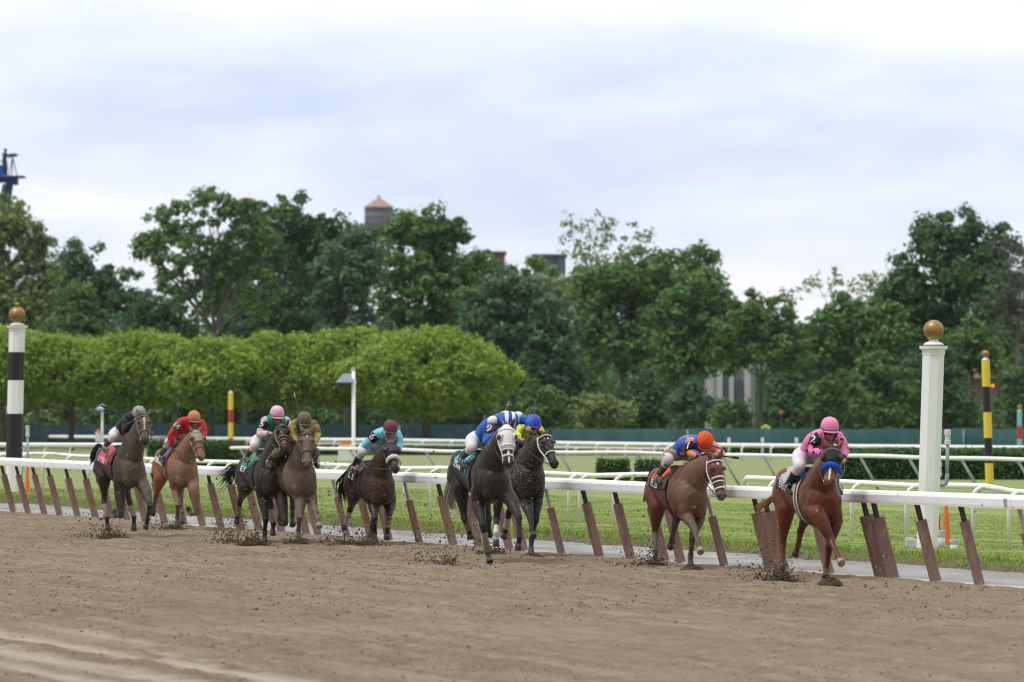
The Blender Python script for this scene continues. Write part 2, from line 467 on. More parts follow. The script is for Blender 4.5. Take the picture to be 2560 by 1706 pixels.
# grass blades
k = NT('grass_blade')
c = k.ramp(k.noise(3.5, 4, .6, k.coord('Object')), [(.25, (.14, .20, .035)), (.5, (.25, .32, .075)), (.75, (.37, .43, .14))])
m_blade = k.done(c, .8, .15)
def blades(name, n, vlo, vhi, hmin, hmax, label):
    U = rng.uniform(-26, 78, n); V = vlo + (vhi - vlo) * rng.uniform(0, 1, n) ** 1.5
    X, Y = uv_arrays(U, V)
    ok = (np.abs(X) < Y * .095); U, V, X, Y = U[ok], V[ok], X[ok], Y[ok]
    ok = edge_prof(U, V) > rng.uniform(.35, .95, len(U)); U, V, X, Y = U[ok], V[ok], X[ok], Y[ok]
    tuft = vnoise(U * 1.6, V * 2.2, 51)
    H = rng.uniform(hmin, hmax, len(U)) * (.45 + 1.1 * tuft)
    z0 = np.where(V < 3.25, edge_z(U, V), TURF_Z) - .01
    an = rng.uniform(0, np.pi, len(U)); w = rng.uniform(.006, .013, len(U))
    dx, dy = np.cos(an) * w, np.sin(an) * w
    lx, ly = rng.normal(0, .4, len(U)) * H, rng.normal(0, .4, len(U)) * H
    A = np.stack([X - dx, Y - dy, z0], -1); B = np.stack([X + dx, Y + dy, z0], -1); C = np.stack([X + lx, Y + ly, z0 + H], -1)
    Vv = np.stack([A, B, C], 1).reshape(-1, 3)
    tag(np_mesh(name, Vv, np.arange(len(Vv)).reshape(-1, 3), m_blade), label, 'grass', kind='stuff')
blades('turf_grass', 420000, 2.0, 16, .015, .035, 'short mown green grass of the turf course')
blades('edge_grass', 90000, 1.95, 3.4, .03, .085, 'longer ragged grass along the cut turf edge')
# ------------------------------------------------------------------ main dirt-track rail
m_white = paint('white_rail_paint', (.86, .86, .87), .38, .5, .03, 1.2, fleck=((.16, .12, .09), 13.0, .695))
m_white2 = paint('white_pipe_paint', (.86, .86, .87), .35, .5, .03, 2.0)
k = NT('brown_post_board')
z_ = k.xyz()[2]
n_ = k.noise(3.0, 5, .6, None, (4, 4, .8)); f_ = k.noise(26, 2, .5)
c = k.ramp(n_, [(.3, (.175, .090, .068)), (.55, (.265, .152, .120)), (.8, (.36, .24, .195))])
c = k.mix(k.ramp(z_, [(0.02, .75), (.32, 0.0)]), c, (.27, .205, .165))
c = k.mix(k.ramp(f_, [(.70, 0.0), (.73, .9)]), c, (.62, .58, .54))
m_board = k.done(c, .62, .35)
m_bracket = paint('dark_bracket', (.045, .035, .034), .5, .4, .2, 8)
m_stub = paint('bare_pipe', (.46, .43, .39), .5, .4, .15, 8)
m_joint = paint('rail_joint', (.55, .55, .56), .5, .4, .1, 8)

rail = empty('track_rail', uv(40, 0), 0, 'long white running rail on leaning brown posts beside the dirt track', 'rail')
rail_inv = Matrix.Translation(rail.location).inverted()
def into(o, par, inv):
    """keep world-space vertices but hang the object under par"""
    o.parent = par; o.matrix_parent_inverse = inv; return o
OVER, RZ = .30, 1.19
def rail_sec(u0, u1):
    prof = [(-.10, .0), (-.105, .03), (-.105, .115), (-.085, .15), (-.04, .172), (.04, .172), (.085, .15), (.105, .115), (.105, .03), (.10, .0)]
    m = MB(); n = len(prof); us = np.linspace(u0, u1, 6); vs_, fs_ = [], []
    for u in us:
        wob = (float(vnoise(np.array([u * .11]), np.array([.5]), 61)[0]) - .5) * .05
        for a, b in prof:
            vs_.append(uv(u, -OVER + a, RZ - .172 + b + wob))
    for i in range(len(us) - 1):
        for q in range(n):
            q2 = (q + 1) % n
            fs_.append((i * n + q, (i + 1) * n + q, (i + 1) * n + q2, i * n + q2))
    fs_.append(tuple(range(n))); fs_.append(tuple(reversed(range((len(us) - 1) * n, len(us) * n))))
    return m.add(vs_, fs_)
us_ = np.arange(-30, 82, 5.35)
for a, b in zip(us_[:-1], us_[1:]):
    into(rail_sec(a, b - .008).build('rail_section', m_white, None, False), rail, rail_inv)
    mj = MB(); mj.box(uv(b - .004, -OVER, RZ - .10), (.03, .19, .13), Matrix.Rotation(math.atan2(DR.y, DR.x), 3, 'Z'))
    into(mj.build('rail_joint', m_joint), rail, rail_inv)
POSTS = [-30, 35, 72, 113, 151, 196, 241, 282, 320, 366, 414, 462, 509, 555, 607, 650, 706, 768, 797, 870, 930, 975, 1051, 1136, 1200,
         1276, 1312, 1406, 1501, 1579, 1664, 1705, 1813, 1932, 1958, 2076, 2208, 2233, 2342, 2452, 2600, 2720]
PIPED = {870, 1051, 1406, 1813, 2600}
Rz = Matrix.Rotation(math.atan2(DR.y, DR.x), 3, 'Z')
def beam(m, a, b, wu, wn):
    """square section from a to b: wu along the rail, wn across it"""
    a, b = Vector(a), Vector(b); t = (b - a).normalized(); x = DR.copy(); y = t.cross(x).normalized(); x = y.cross(t).normalized()
    ch = min(wu, wn) * .12
    sec = [(-wu / 2, -wn / 2 + ch), (-wu / 2 + ch, -wn / 2), (wu / 2 - ch, -wn / 2), (wu / 2, -wn / 2 + ch), (wu / 2, wn / 2 - ch), (wu / 2 - ch, wn / 2), (-wu / 2 + ch, wn / 2), (-wu / 2, wn / 2 - ch)]
    vs_ = [p + x * s + y * q for p in (a, b) for s, q in sec]; n = 8
    fs_ = [(i, (i + 1) % n, n + (i + 1) % n, n + i) for i in range(n)] + [tuple(range(n)), tuple(reversed(range(n, 2 * n)))]
    m.add(vs_, fs_)
for px in POSTS:
    u = u_of_px(px); jl = random.uniform(-.02, .02)
    a = uv(u, 0, -.06); top = uv(u + jl, -OVER + .02, RZ - .175)
    fr = .72 if px in PIPED else random.uniform(.80, .84)
    b = a.lerp(top, fr)
    dbl = px in (1932, 1958, 2208, 2233)
    m = MB(); beam(m, a, b, random.uniform(.085, .10), .185 if dbl else (.105 if px in PIPED else random.uniform(.118, .135)))
    p = into(m.build('post', m_board), rail, rail_inv)
    m = MB()
    if px in PIPED: m.loft([a.lerp(top, fr - .05), top], .030, n=10)
    else: beam(m, a.lerp(top, fr - .03), top, .06, .062)
    q = m.build('bracket', m_stub if px in PIPED else m_bracket)
    q.parent = p
# maker's patch on the rail face: two staggered rows of bars
m_patch = paint('patch_white', (.82, .82, .86), .4, .4, .02, 8); m_navy = paint('patch_navy', (.035, .04, .12), .4, .4, .02, 8); m_grey_bar = paint('patch_grey', (.14, .14, .16), .4, .4, .02, 8)
uP = u_of_px(2514, -OVER - .107)
pm = MB(); pm.box(uv(uP, -OVER - .1075, RZ - .105), (.135, .004, .115), Rz); pp = into(pm.build('patch', m_patch), rail, rail_inv)
for bx, row, wd, mm in ((-.055, 0, .012, m_grey_bar), (-.027, 0, .016, m_navy), (.005, 0, .010, m_grey_bar), (.035, 0, .013, m_grey_bar),
                        (-.042, 1, .011, m_grey_bar), (-.015, 1, .010, m_grey_bar), (.017, 1, .018, m_navy), (.047, 1, .012, m_grey_bar)):
    m = MB(); m.box(uv(uP + bx, -OVER - .1105, RZ - .105 + (.027 if row == 0 else -.027)), (wd, .003, .05), Rz)
    q = m.build('patch_bar', mm); q.parent = pp

# ------------------------------------------------------------------ white pipe rails on the turf
def arc_leg(m, base, top, r, bend=.16):
    base, top = Vector(base), Vector(top)
    h = top.z - base.z
    pts = [base, Vector((base.x, base.y, top.z - bend))]
    for t in (.25, .5, .75, 1):
        a = t * math.pi / 2
        pts.append(Vector((base.x + (top.x - base.x) * (1 - math.cos(a)), base.y + (top.y - base.y) * (1 - math.cos(a)), top.z - bend + bend * math.sin(a))))
    m.loft(pts, r, n=8)
def pipe_rail(name, label, pathpts, r, legs, mat, leg_mat, leg_r):
    root = empty(name, pathpts[0], 0, label, 'rail'); inv = Matrix.Translation(root.location).inverted()
    m = MB(); m.loft(pathpts, r, n=10, round_ends=True); into(m.build('pipe', mat, None, True), root, inv)
    for lg in legs:
        m = MB()
        if len(lg) == 2: arc_leg(m, lg[0], lg[1], leg_r)
        else: m.loft([lg[0], lg[1]], leg_r, n=8)
        into(m.build('leg', leg_mat, None, True), root, inv)
    return root, inv
VA = 5.95
m_legA = paint('white_leg_paint', (.78, .78, .79), .4, .5, .04, 3, fleck=((.20, .16, .12), 14.0, .68))
def railA(px0, px1, ztab, label, end_drop=False):
    pts = []
    for px in np.linspace(px0, px1, 40):
        z = TURF_Z + float(np.interp(px, [t[0] for t in ztab], [t[1] for t in ztab]))
        pts.append(uv(u_of_px(px, VA + .22), VA + .22, z))
    if end_drop:
        e = pts[0]; pts = [e + Vector((.02, .1, -.2)), e + Vector((-.05, .16, -.08))] + pts
    LEGS = [-10, 50, 107, 165, 222, 272, 322, 372, 425, 472, 518, 565, 618, 670, 725, 780, 836, 891, 950, 1011, 1076, 1140, 1205, 1275, 1346, 1422, 1449, 1535,
            1623, 1660, 1750, 1842, 1854, 1924, 2020, 2038, 2130, 2266, 2433, 2523, 2640]
    legs = []
    for px in LEGS:
        if px0 - 5 <= px <= px1 + 5:
            u = u_of_px(px, VA); z = TURF_Z + float(np.interp(px, [t[0] for t in ztab], [t[1] for t in ztab]))
            legs.append((uv(u, VA, TURF_Z - .02), uv(u, VA + .2, z - .01)))
    return pipe_rail('turf_rail', label, pts, .048, legs, m_white2, m_legA, .036)
railA(-40, 1665, [(-40, .90), (60, .925), (114, .98), (170, .93), (517, .905), (760, .93), (1028, .90), (1110, .94), (1375, .90), (1484, .89), (1665, .965)],
      'white wavy pipe rail just behind the brown-post rail, long left run')
railA(1868, 2660, [(1868, .94), (2010, .94), (2288, .90), (2380, .93), (2462, .935), (2530, .865), (2660, .85)],
      'white pipe rail behind the brown-post rail, right run past the tall white post', True)
m_strut = paint('grey_strut', (.42, .42, .43), .45, .5, .12, 6)
# rail with slanting grey struts
def ptB(px):
    py = 1119 + (px - 578) * (1148 - 1119) / 1982.0
    Y = 1.31 * F / (py - HY); wob = .012 * math.sin(px * .021) + .015 * math.sin(px * .0093)
    return at(px, py, Y) + Vector((0, 0, wob))
legsB = []
for px in (600, 690, 780, 875, 970, 1065, 1165, 1280, 1400, 1499, 1594, 1700, 1806, 1910, 2030, 2151, 2273, 2404, 2545, 2690):
    t = ptB(px) - Vector((0, 0, .03)); legsB.append((t, Vector((t.x + .50, t.y + .25, TURF_Z - .02)), 0))
pipe_rail('strut_rail', 'white pipe rail on slanting grey struts across the lawn', [ptB(p) for p in np.linspace(578, 2760, 60)], .055, legsB, m_white2, m_strut, .038)
def ptD(px):
    return at(px, 1113 + .002 * px, 1.29 * F / (1113 - HY))
pipe_rail('far_rail', 'thick white pipe rail on bent legs at the far left, ending at the hedge gap', [ptD(p) for p in np.linspace(-60, 345, 12)], .085,
          [(Vector((ptD(p).x - .05, ptD(p).y, TURF_Z)), ptD(p) + Vector((.14, .1, -.02))) for p in (-20, 60, 115, 178, 240, 300)], m_white2, m_white2, .045)
def ptC(px):
    py = float(np.interp(px, [0, 250, 640, 1000, 1393, 1684, 2240, 2560, 2700], [1091, 1093, 1098, 1101, 1108, 1112, 1117, 1120, 1121]))
    Y = F * (CAMZ - TURF_Z - .62) / (py - HY)
    return at(px, py, Y)
def legsC(step, x0, off):
    r_ = []
    for px in np.arange(x0, 2640, step):
        t = ptC(px); r_.append((Vector((t.x - .22 + off, t.y + .1, TURF_Z)), t + Vector((0, 0, -.02))))
    return r_
pipe_rail('far_rail', 'white pipe rail on bent white legs in front of the green fence', [ptC(p) for p in np.linspace(-60, 2680, 60)], .085, legsC(73, -30, 0), m_white2, m_white2, .045)
m_beige = paint('weathered_white', (.62, .60, .55), .5, .4, .08, 4)
pipe_rail('low_rail', 'low weathered cream rail behind the far white pipe rail', [ptC(p) + Vector((0, 9, -.25)) for p in np.linspace(-60, 1700, 40)], .065,
          [(Vector((ptC(p).x - .2, ptC(p).y + 9, TURF_Z)), ptC(p) + Vector((0, 9, -.27))) for p in np.arange(-40, 1700, 83)], m_beige, m_beige, .045)
# ------------------------------------------------------------------ foliage
def leaf_mat(name, dark, mid, lite, transl=.33, scale=.35):
    k = NT(name)
    co = k.coord('Object')
    g = k.n('ShaderNodeNewGeometry')
    r_ = k.n('ShaderNodeMath', operation='MULTIPLY'); k.l(g.outputs['Random Per Island'], r_.inputs[0]); r_.inputs[1].default_value = 1.0
    f = k.math('ADD', k.math('MULTIPLY', k.noise(scale, 3, .6, co), .65), k.math('MULTIPLY', r_.outputs[0], .35))
    c = k.ramp(f, [(.28, dark), (.52, mid), (.75, lite)])
    k.l(c, k.b.inputs['Base Color']); k.b.inputs['Roughness'].default_value = .6; k.b.inputs['Specular IOR Level'].default_value = .25
    tr = k.n('ShaderNodeBsdfTranslucent'); k.l(c, tr.inputs[0])
    mx_ = k.n('ShaderNodeMixShader'); mx_.inputs[0].default_value = transl
    k.l(k.b.outputs[0], mx_.inputs[1]); k.l(tr.outputs[0], mx_.inputs[2])
    k.l(mx_.outputs[0], k.t.nodes['Material Output'].inputs[0])
    return k.m
L_DARK = leaf_mat('leaves_dark', (0.034, 0.095, 0.040), (0.085, 0.185, 0.068), (0.18, 0.31, 0.103))
L_MID = leaf_mat('leaves_mid', (0.059, 0.139, 0.045), (0.130, 0.251, 0.073), (0.231, 0.367, 0.104))
L_BLUE = leaf_mat('leaves_bluegreen', (0.047, 0.112, 0.061), (0.105, 0.214, 0.103), (0.202, 0.326, 0.163))
L_OLIVE = leaf_mat('leaves_olive', (0.052, 0.117, 0.030), (0.119, 0.215, 0.058), (0.205, 0.312, 0.094))
L_PALE = leaf_mat('leaves_pale', (.115, .180, .060), (.225, .305, .105), (.36, .42, .17))
L_LIME = leaf_mat('leaves_lime', (.110, .230, .032), (.300, .440, .062), (.52, .61, .125), .35, .5)
L_HEDGE = leaf_mat('leaves_hedge', (0.026, 0.072, 0.017), (0.060, 0.132, 0.029), (0.126, 0.204, 0.048), .15, .8)
k = NT('bark'); m_bark = k.done(k.ramp(k.noise(2.5, 5, .65, None, (3, 3, .6)), [(.3, (.055, .045, .038)), (.6, (.12, .10, .088)), (.8, (.20, .175, .155))]), .9, .15)
k = NT('bark_grey'); m_bark2 = k.done(k.ramp(k.noise(2.0, 5, .65, None, (3, 3, .6)), [(.3, (.12, .105, .095)), (.6, (.20, .18, .165)), (.8, (.29, .27, .25))]), .9, .15)

def leaves(name, C, Rr, per, size, m, parent, flat=.75, up=.35, shell=.55):
    """leaf faces round many clump centres C (n,3) with radii Rr (n,)"""
    n = len(C)
    idx = np.repeat(np.arange(n), per); k_ = len(idx)
    d = rng.normal(0, 1, (k_, 3)); d /= np.linalg.norm(d, axis=1, keepdims=True)
    rad = shell + (1 - shell) * rng.uniform(0, 1, k_) ** .6
    rad *= rng.uniform(.6, 1.3, k_)
    P = C[idx] + d * (Rr[idx] * rad)[:, None] * np.array([1, 1, flat])
    nrm = d + rng.normal(0, .55, (k_, 3)) + np.array([0, 0, up]); nrm /= np.linalg.norm(nrm, axis=1, keepdims=True)
    a = np.cross(nrm, rng.normal(0, 1, (k_, 3))); a /= np.linalg.norm(a, axis=1, keepdims=True) + 1e-9
    b = np.cross(nrm, a)
    s = size * rng.uniform(.6, 1.35, k_)[:, None]
    V = np.stack([P - a * s, P - b * s * .48 + nrm * s * .12, P + a * s, P + b * s * .48 + nrm * s * .12], 1).reshape(-1, 3)
    return np_mesh(name, V, np.arange(len(V)).reshape(-1, 4), m, parent)

def branch(m, a, b, r0, r1, sag=.12, n=4):
    a, b = Vector(a), Vector(b); L = (b - a).length
    off = Vector((random.uniform(-1, 1), random.uniform(-1, 1), random.uniform(-.3, .6))) * L * sag
    pts, rr = [], []
    for i in range(n + 1):
        t = i / n
        pts.append(a.lerp(b, t) + off * math.sin(math.pi * t)); rr.append(r0 + (r1 - r0) * t)
    m.loft(pts, rr, n=6)
    return pts

def tree(label, Y, base_px, fork_py, lobes, leafm, r=.28, per=75, size=.24, clump=.8, dens=1.0, trunk_px=None, bark=None, name='leafy_tree',
         group='tall trees behind the green fence', twig=False, base_py=None, flat=.75, up=.35):
    """lobes: (px, py, rx, ry) outlines of the crown's masses in photo pixels, set at distance Y"""
    ppm = F / Y
    base = at(base_px, HY, Y); base.z = -.1
    root = empty(name, base, 0, label, 'tree' if 'bush' not in name and 'shrub' not in name else 'bush', group)
    C, RR = [], []
    tk = MB()
    fork = at(trunk_px or base_px, fork_py, Y) - base
    r *= .72; pts = branch(tk, (0, 0, 0), fork, r, r * .66, .03)
    for (px, py, rx, ry) in lobes:
        rx *= 1.12; ry *= 1.12
        c = at(px, py, Y) - base; wx, wz = rx / ppm, ry / ppm; wy = wx * .8
        c.y += random.uniform(-.25, .25) * wx
        st = fork if c.z > fork.z + .2 else fork * .8
        bp = branch(tk, st, c, r * .34, r * .10, .1)
        nC = max(8, int(dens * 2.6 * (wx * wz + wx * wy + wy * wz) / (clump * clump) * 1.25))
        for i in range(nC):
            d = Vector(rng.normal(0, 1, 3)).normalized()
            q = rng.uniform(.08, 1) ** .45 * rng.uniform(.85, 1.12)
            p = c + Vector((d.x * wx * q, d.y * wy * q, d.z * wz * q))
            C.append(p[:]); RR.append(clump * random.uniform(.35, 1.0))
            if (twig and i % 4 == 0) or i % 14 == 0:
                branch(tk, bp[random.choice((2, 3, 4))], p, r * .09, r * .03, .12, 3)
    tk.build('trunk', bark or m_bark, root, True)
    leaves('crown', np.array(C), np.array(RR), max(5, int(per * .66)), size * .74, leafm, root, flat, up, .25)
    return root

# tall trees, from the left edge of the photo to the right
tree('pale green feathery tree at the far left edge beneath the lift platform', 345, 30, 860,
     [(20, 560, 60, 60), (70, 600, 60, 55), (10, 680, 60, 70), (95, 690, 45, 70), (40, 790, 75, 70), (-60, 640, 70, 90), (30, 740, 90, 70), (90, 770, 60, 60)], L_PALE, .22, 80, .22, .72, .95, twig=True)
tree('dark dome-shaped tree left of the open-branched tree', 360, 215, 900,
     [(215, 700, 90, 78), (150, 740, 60, 75), (280, 740, 70, 70), (320, 775, 45, 55), (190, 650, 60, 40), (230, 840, 130, 70)], L_BLUE, .3, 80, .25, .85, .95)
tree('olive young tree standing in front of the dark dome tree', 318, 195, 960,
     [(195, 790, 60, 60), (170, 840, 75, 55), (240, 850, 60, 50), (200, 740, 30, 30)], L_OLIVE, .16, 90, .19, .6, 1.0)
tree('open tall tree with grey forked trunk showing through thin leaves', 320, 500, 830,
     [(420, 560, 65, 55), (520, 520, 70, 40), (600, 540, 60, 50), (380, 630, 45, 55), (480, 620, 80, 60), (590, 640, 80, 70), (430, 710, 60, 50), (530, 720, 70, 60), (640, 730, 50, 60),
      (355, 620, 22, 18), (660, 590, 40, 60)], L_MID, .36, 62, .21, .62, .62, trunk_px=535, bark=m_bark2, twig=True)
tree('tall dark tree with dense top right of the forked grey tree', 335, 720, 840,
     [(660, 545, 60, 45), (740, 540, 65, 48), (800, 575, 60, 45), (700, 620, 70, 60), (780, 640, 80, 65), (850, 600, 60, 60), (670, 800, 70, 70), (760, 790, 80, 70)], L_DARK, .34, 70, .24, .78, .80, twig=True)
tree('dark leafy tree directly below the water tower', 322, 870, 870,
     [(870, 625, 55, 35), (900, 650, 70, 60), (850, 700, 70, 65), (860, 780, 75, 70), (900, 850, 80, 70), (905, 590, 35, 25)], L_BLUE, .3, 85, .24, .78, .85)
tree('tallest dark rounded tree just right of the water tower', 328, 1040, 860,
     [(1000, 580, 50, 45), (1060, 560, 70, 40), (1100, 610, 75, 60), (1020, 650, 90, 70), (1150, 680, 80, 70), (1060, 750, 110, 80), (1190, 720, 60, 60), (1000, 830, 90, 70), (1130, 840, 100, 80),
      (1125, 575, 30, 28)], L_MID, .4, 85, .25, .85, .9)
tree('blue-green spreading tree behind the rounded end of the clipped row', 312, 1300, 930,
     [(1280, 725, 75, 55), (1350, 790, 90, 70), (1230, 790, 80, 80), (1320, 870, 110, 80), (1400, 860, 70, 80), (1370, 960, 90, 60), (1260, 930, 70, 60)], L_BLUE, .3, 88, .24, .8, .95)
tree('small yellow-green tree beside the grey rooftop tank', 350, 1400, 830,
     [(1360, 730, 60, 40), (1440, 715, 45, 35), (1335, 665, 22, 18)], L_PALE, .2, 60, .21, .6, .75)
tree('thin wispy tree with sparse wind-blown top against the sky', 345, 1470, 760,
     [(1440, 610, 40, 40), (1500, 580, 45, 45), (1480, 640, 60, 40), (1560, 640, 40, 40), (1590, 590, 30, 35), (1520, 690, 70, 40), (1425, 560, 20, 25), (1615, 585, 18, 14), (1515, 555, 18, 12)], L_PALE, .16, 11, .20, .55, .62, twig=True, bark=m_bark2)
tree('broad mid-green tree crowning the centre of the tree line', 325, 1560, 880,
     [(1500, 720, 70, 60), (1590, 690, 90, 65), (1680, 680, 70, 45), (1540, 790, 100, 70), (1650, 770, 100, 75), (1480, 850, 80, 70), (1600, 870, 100, 70), (1750, 640, 38, 25), (1640, 650, 40, 28), (1780, 690, 30, 20)], L_MID, .38, 88, .24, .85, .95)
tree('dense green tree left of the white columned building', 316, 1720, 930,
     [(1740, 730, 80, 55), (1700, 810, 90, 70), (1790, 790, 60, 60), (1690, 900, 75, 70), (1760, 880, 60, 55)], L_MID, .3, 88, .23, .78, .95)
tree('light green round-crowned tree with visible trunk in front of the white building', 302, 1905, 950,
     [(1900, 780, 75, 50), (1840, 835, 70, 52), (1950, 845, 62, 58), (1900, 870, 80, 50), (1985, 890, 40, 50), (1830, 900, 40, 40)], L_OLIVE, .24, 92, .21, .72, .95, twig=True)
tree('mid-green tree between the round tree and the white finish post', 318, 2110, 930,
     [(2110, 770, 45, 40), (2150, 800, 65, 50), (2060, 835, 65, 60), (2150, 850, 90, 70), (2060, 890, 80, 65), (2200, 820, 60, 55)], L_MID, .3, 85, .23, .78, .95)
tree('thin bare-topped tree sticking up left of the big right-hand tree', 338, 2075, 800,
     [(2030, 700, 25, 30), (2080, 705, 26, 36), (2150, 715, 26, 33), (2190, 705, 28, 38)], L_PALE, .12, 14, .19, .5, .6, twig=True, bark=m_bark2, group='thin trees against the sky')
tree('big dark umbrella-topped tree behind the gold-ball white post', 320, 2370, 860,
     [(2380, 570, 80, 45), (2330, 620, 70, 60), (2450, 610, 75, 55), (2400, 680, 100, 55), (2260, 680, 50, 40), (2500, 640, 40, 40), (2290, 740, 90, 50), (2420, 760, 90, 60), (2340, 830, 100, 60), (2220, 720, 30, 22)], L_DARK, .4, 85, .24, .8, .85, twig=True)
tree('greyish half-bare tree with tall trunk at the right edge', 308, 2530, 800,
     [(2520, 660, 50, 60), (2560, 720, 60, 70), (2500, 750, 50, 50), (2550, 820, 60, 60)], leaf_mat('leaves_grey', (0.060, 0.066, 0.054), (0.120, 0.126, 0.106), (0.204, 0.204, 0.174)), .2, 34, .19, .6, .6, trunk_px=2545, bark=m_bark2, twig=True)
# further trees filling the mass behind
for (px, Y, lobes_, lm, lb) in (
        (640, 372, [(620, 640, 80, 70), (700, 680, 90, 80), (560, 720, 80, 70), (640, 780, 110, 70)], L_DARK, 'dark tree filling the gap behind the forked grey trunk'),
        (820, 378, [(780, 640, 90, 70), (860, 690, 90, 80), (800, 760, 110, 80)], L_MID, 'green tree filling the gap below and left of the water tower'),
        (1180, 380, [(1120, 690, 80, 60), (1200, 720, 90, 70), (1260, 760, 80, 70), (1180, 820, 110, 70)], L_DARK, 'dark tree sloping down below the brick block'),
        (1420, 372, [(1380, 740, 90, 60), (1460, 770, 90, 70), (1420, 840, 110, 70)], L_MID, 'green tree behind the thin wispy tree'),
        (1660, 370, [(1620, 740, 90, 70), (1720, 740, 80, 60), (1680, 820, 110, 80)], L_BLUE, 'blue-green tree behind the crown of the central tree'),
        (1820, 366, [(1800, 790, 70, 60), (1850, 840, 80, 60)], L_DARK, 'dark tree just left of the round-crowned tree'),
        (2180, 368, [(2130, 850, 80, 55), (2220, 800, 85, 60), (2300, 790, 80, 70), (2200, 860, 110, 70)], L_MID, 'green tree closing the gap left of the gold ball'),
        (2480, 362, [(2440, 720, 80, 60), (2520, 740, 80, 70), (2480, 820, 110, 80)], L_DARK, 'dark tree closing the gap at the right edge')):
    tree(lb, Y, px, 900, lobes_, lm, .25, 80, .25, .85, .9, group='tall trees behind the green fence')
# the lower storey
for (px, py, rx, ry, lm, Y, lb) in (
        (110, 1010, 80, 42, L_PALE, 312, 'sunny green shrub under the clipped row right of the striped post'),
        (300, 1015, 80, 40, L_OLIVE, 312, 'green shrub under the clipped row behind the grey-capped jockey'),
        (470, 1020, 60, 38, L_OLIVE, 313, 'green shrub under the clipped row behind the red jockey'),
        (780, 1020, 70, 36, L_MID, 313, 'green shrub under the clipped row left of the solar pole'),
        (100, 900, 110, 80, L_DARK, 332, 'dark bush under the pale feathery tree'),
        (410, 830, 105, 125, L_DARK, 334, 'dark bush left of the forked grey trunk'),
        (610, 860, 110, 120, L_DARK, 338, 'dark bush right of the forked grey trunk'),
        (770, 870, 110, 110, L_BLUE, 338, 'shaded bush behind the middle of the clipped row'),
        (1010, 930, 120, 90, L_DARK, 336, 'dark bush behind the right half of the clipped row'),
        (1190, 930, 100, 100, L_DARK, 333, 'dark bush behind the rounded end of the clipped row'),
        (1330, 1010, 100, 60, L_MID, 306, 'low dark shrub behind the yellow jockey'),
        (1500, 1020, 75, 42, L_PALE, 304, 'pale yellowish shrub on top of the fence line'),
        (1430, 960, 70, 70, L_DARK, 322, 'dark bush behind the pale yellowish shrub'),
        (1600, 1000, 90, 70, L_DARK, 312, 'dark bush right of the pale yellowish shrub'),
        (1730, 1010, 60, 60, L_BLUE, 308, 'dark bush left of the white columned building'),
        (1830, 1040, 45, 38, L_MID, 303, 'low round bush in front of the white columns'),
        (1975, 1000, 70, 70, L_DARK, 312, 'dark bush behind the pink jockey'),
        (2090, 1000, 85, 75, L_OLIVE, 306, 'olive bush right of the pink jockey'),
        (2200, 970, 95, 100, L_MID, 309, 'mid-green bush left of the white finish post'),
        (2330, 960, 100, 110, L_DARK, 311, 'dark bush behind the white finish post'),
        (2430, 880, 75, 80, L_MID, 314, 'mid-green bush right of the gold ball'),
        (2545, 980, 45, 80, L_DARK, 304, 'dark bush at the right edge behind the fence'),
        (2500, 860, 80, 110, L_MID, 340, 'tall green bush behind the half-bare tree at the right edge'),
        (2225, 850, 80, 110, L_DARK, 342, 'tall dark bush left of the gold ball'),
        (1990, 885, 70, 75, L_MID, 344, 'green bush right of the round-crowned tree'),
        (480, 900, 90, 90, L_MID, 336, 'green bush behind the forked grey trunk')):
    tree(lb, Y, px, py + ry * .5, [(px - rx * .35, py + ry * .1, rx * .6, ry * .75), (px + rx * .4, py + ry * .2, rx * .6, ry * .7), (px, py - ry * .25, rx * .6, ry * .7),
                                   (px, 1040, rx * .95, 40)], lm, .1, 72, .21, .7, 1.0, name='bush', group='bushes under the tall trees')
# far woods closing the gaps
Nn = 1500
wx = rng.uniform(-75, 75, Nn); wy = 470 + rng.uniform(0, 70, Nn)
wz = rng.uniform(0, 1, Nn) * (4.2 + 3.2 * vnoise(wx * .06, wy * 0, 71)) + .3
tag(leaves('far_woods', np.stack([wx, wy, wz], -1), rng.uniform(1.0, 2.0, Nn), 34, .55, L_DARK, None), 'distant mass of dark woodland closing the gaps between trunks', 'woodland', kind='stuff')
k = NT('hill_green'); m_hill = k.done(k.ramp(k.noise(.02, 5), [(.3, (.04, .065, .055)), (.7, (.075, .10, .08))]), .95, .05)
hx = np.linspace(-400, 700, 70); hy = np.linspace(1500, 2100, 20); HX, HYg = np.meshgrid(hx, hy, indexing='ij')
HZ = 24 * np.sin(np.pi * np.clip((HYg - 1500) / 600, 0, 1)) * (.55 + .55 * np.exp(-((HX - 95) / 120) ** 2)) + 5 * vnoise(HX * .03, HYg * .03, 77) - 1
ii = np.arange(HX.size).reshape(HX.shape)
tag(np_mesh('hill', np.stack([HX, HYg, HZ], -1).reshape(-1, 3), np.stack([ii[:-1, :-1], ii[1:, :-1], ii[1:, 1:], ii[:-1, 1:]], -1).reshape(-1, 4), m_hill, None, True), kind='structure')

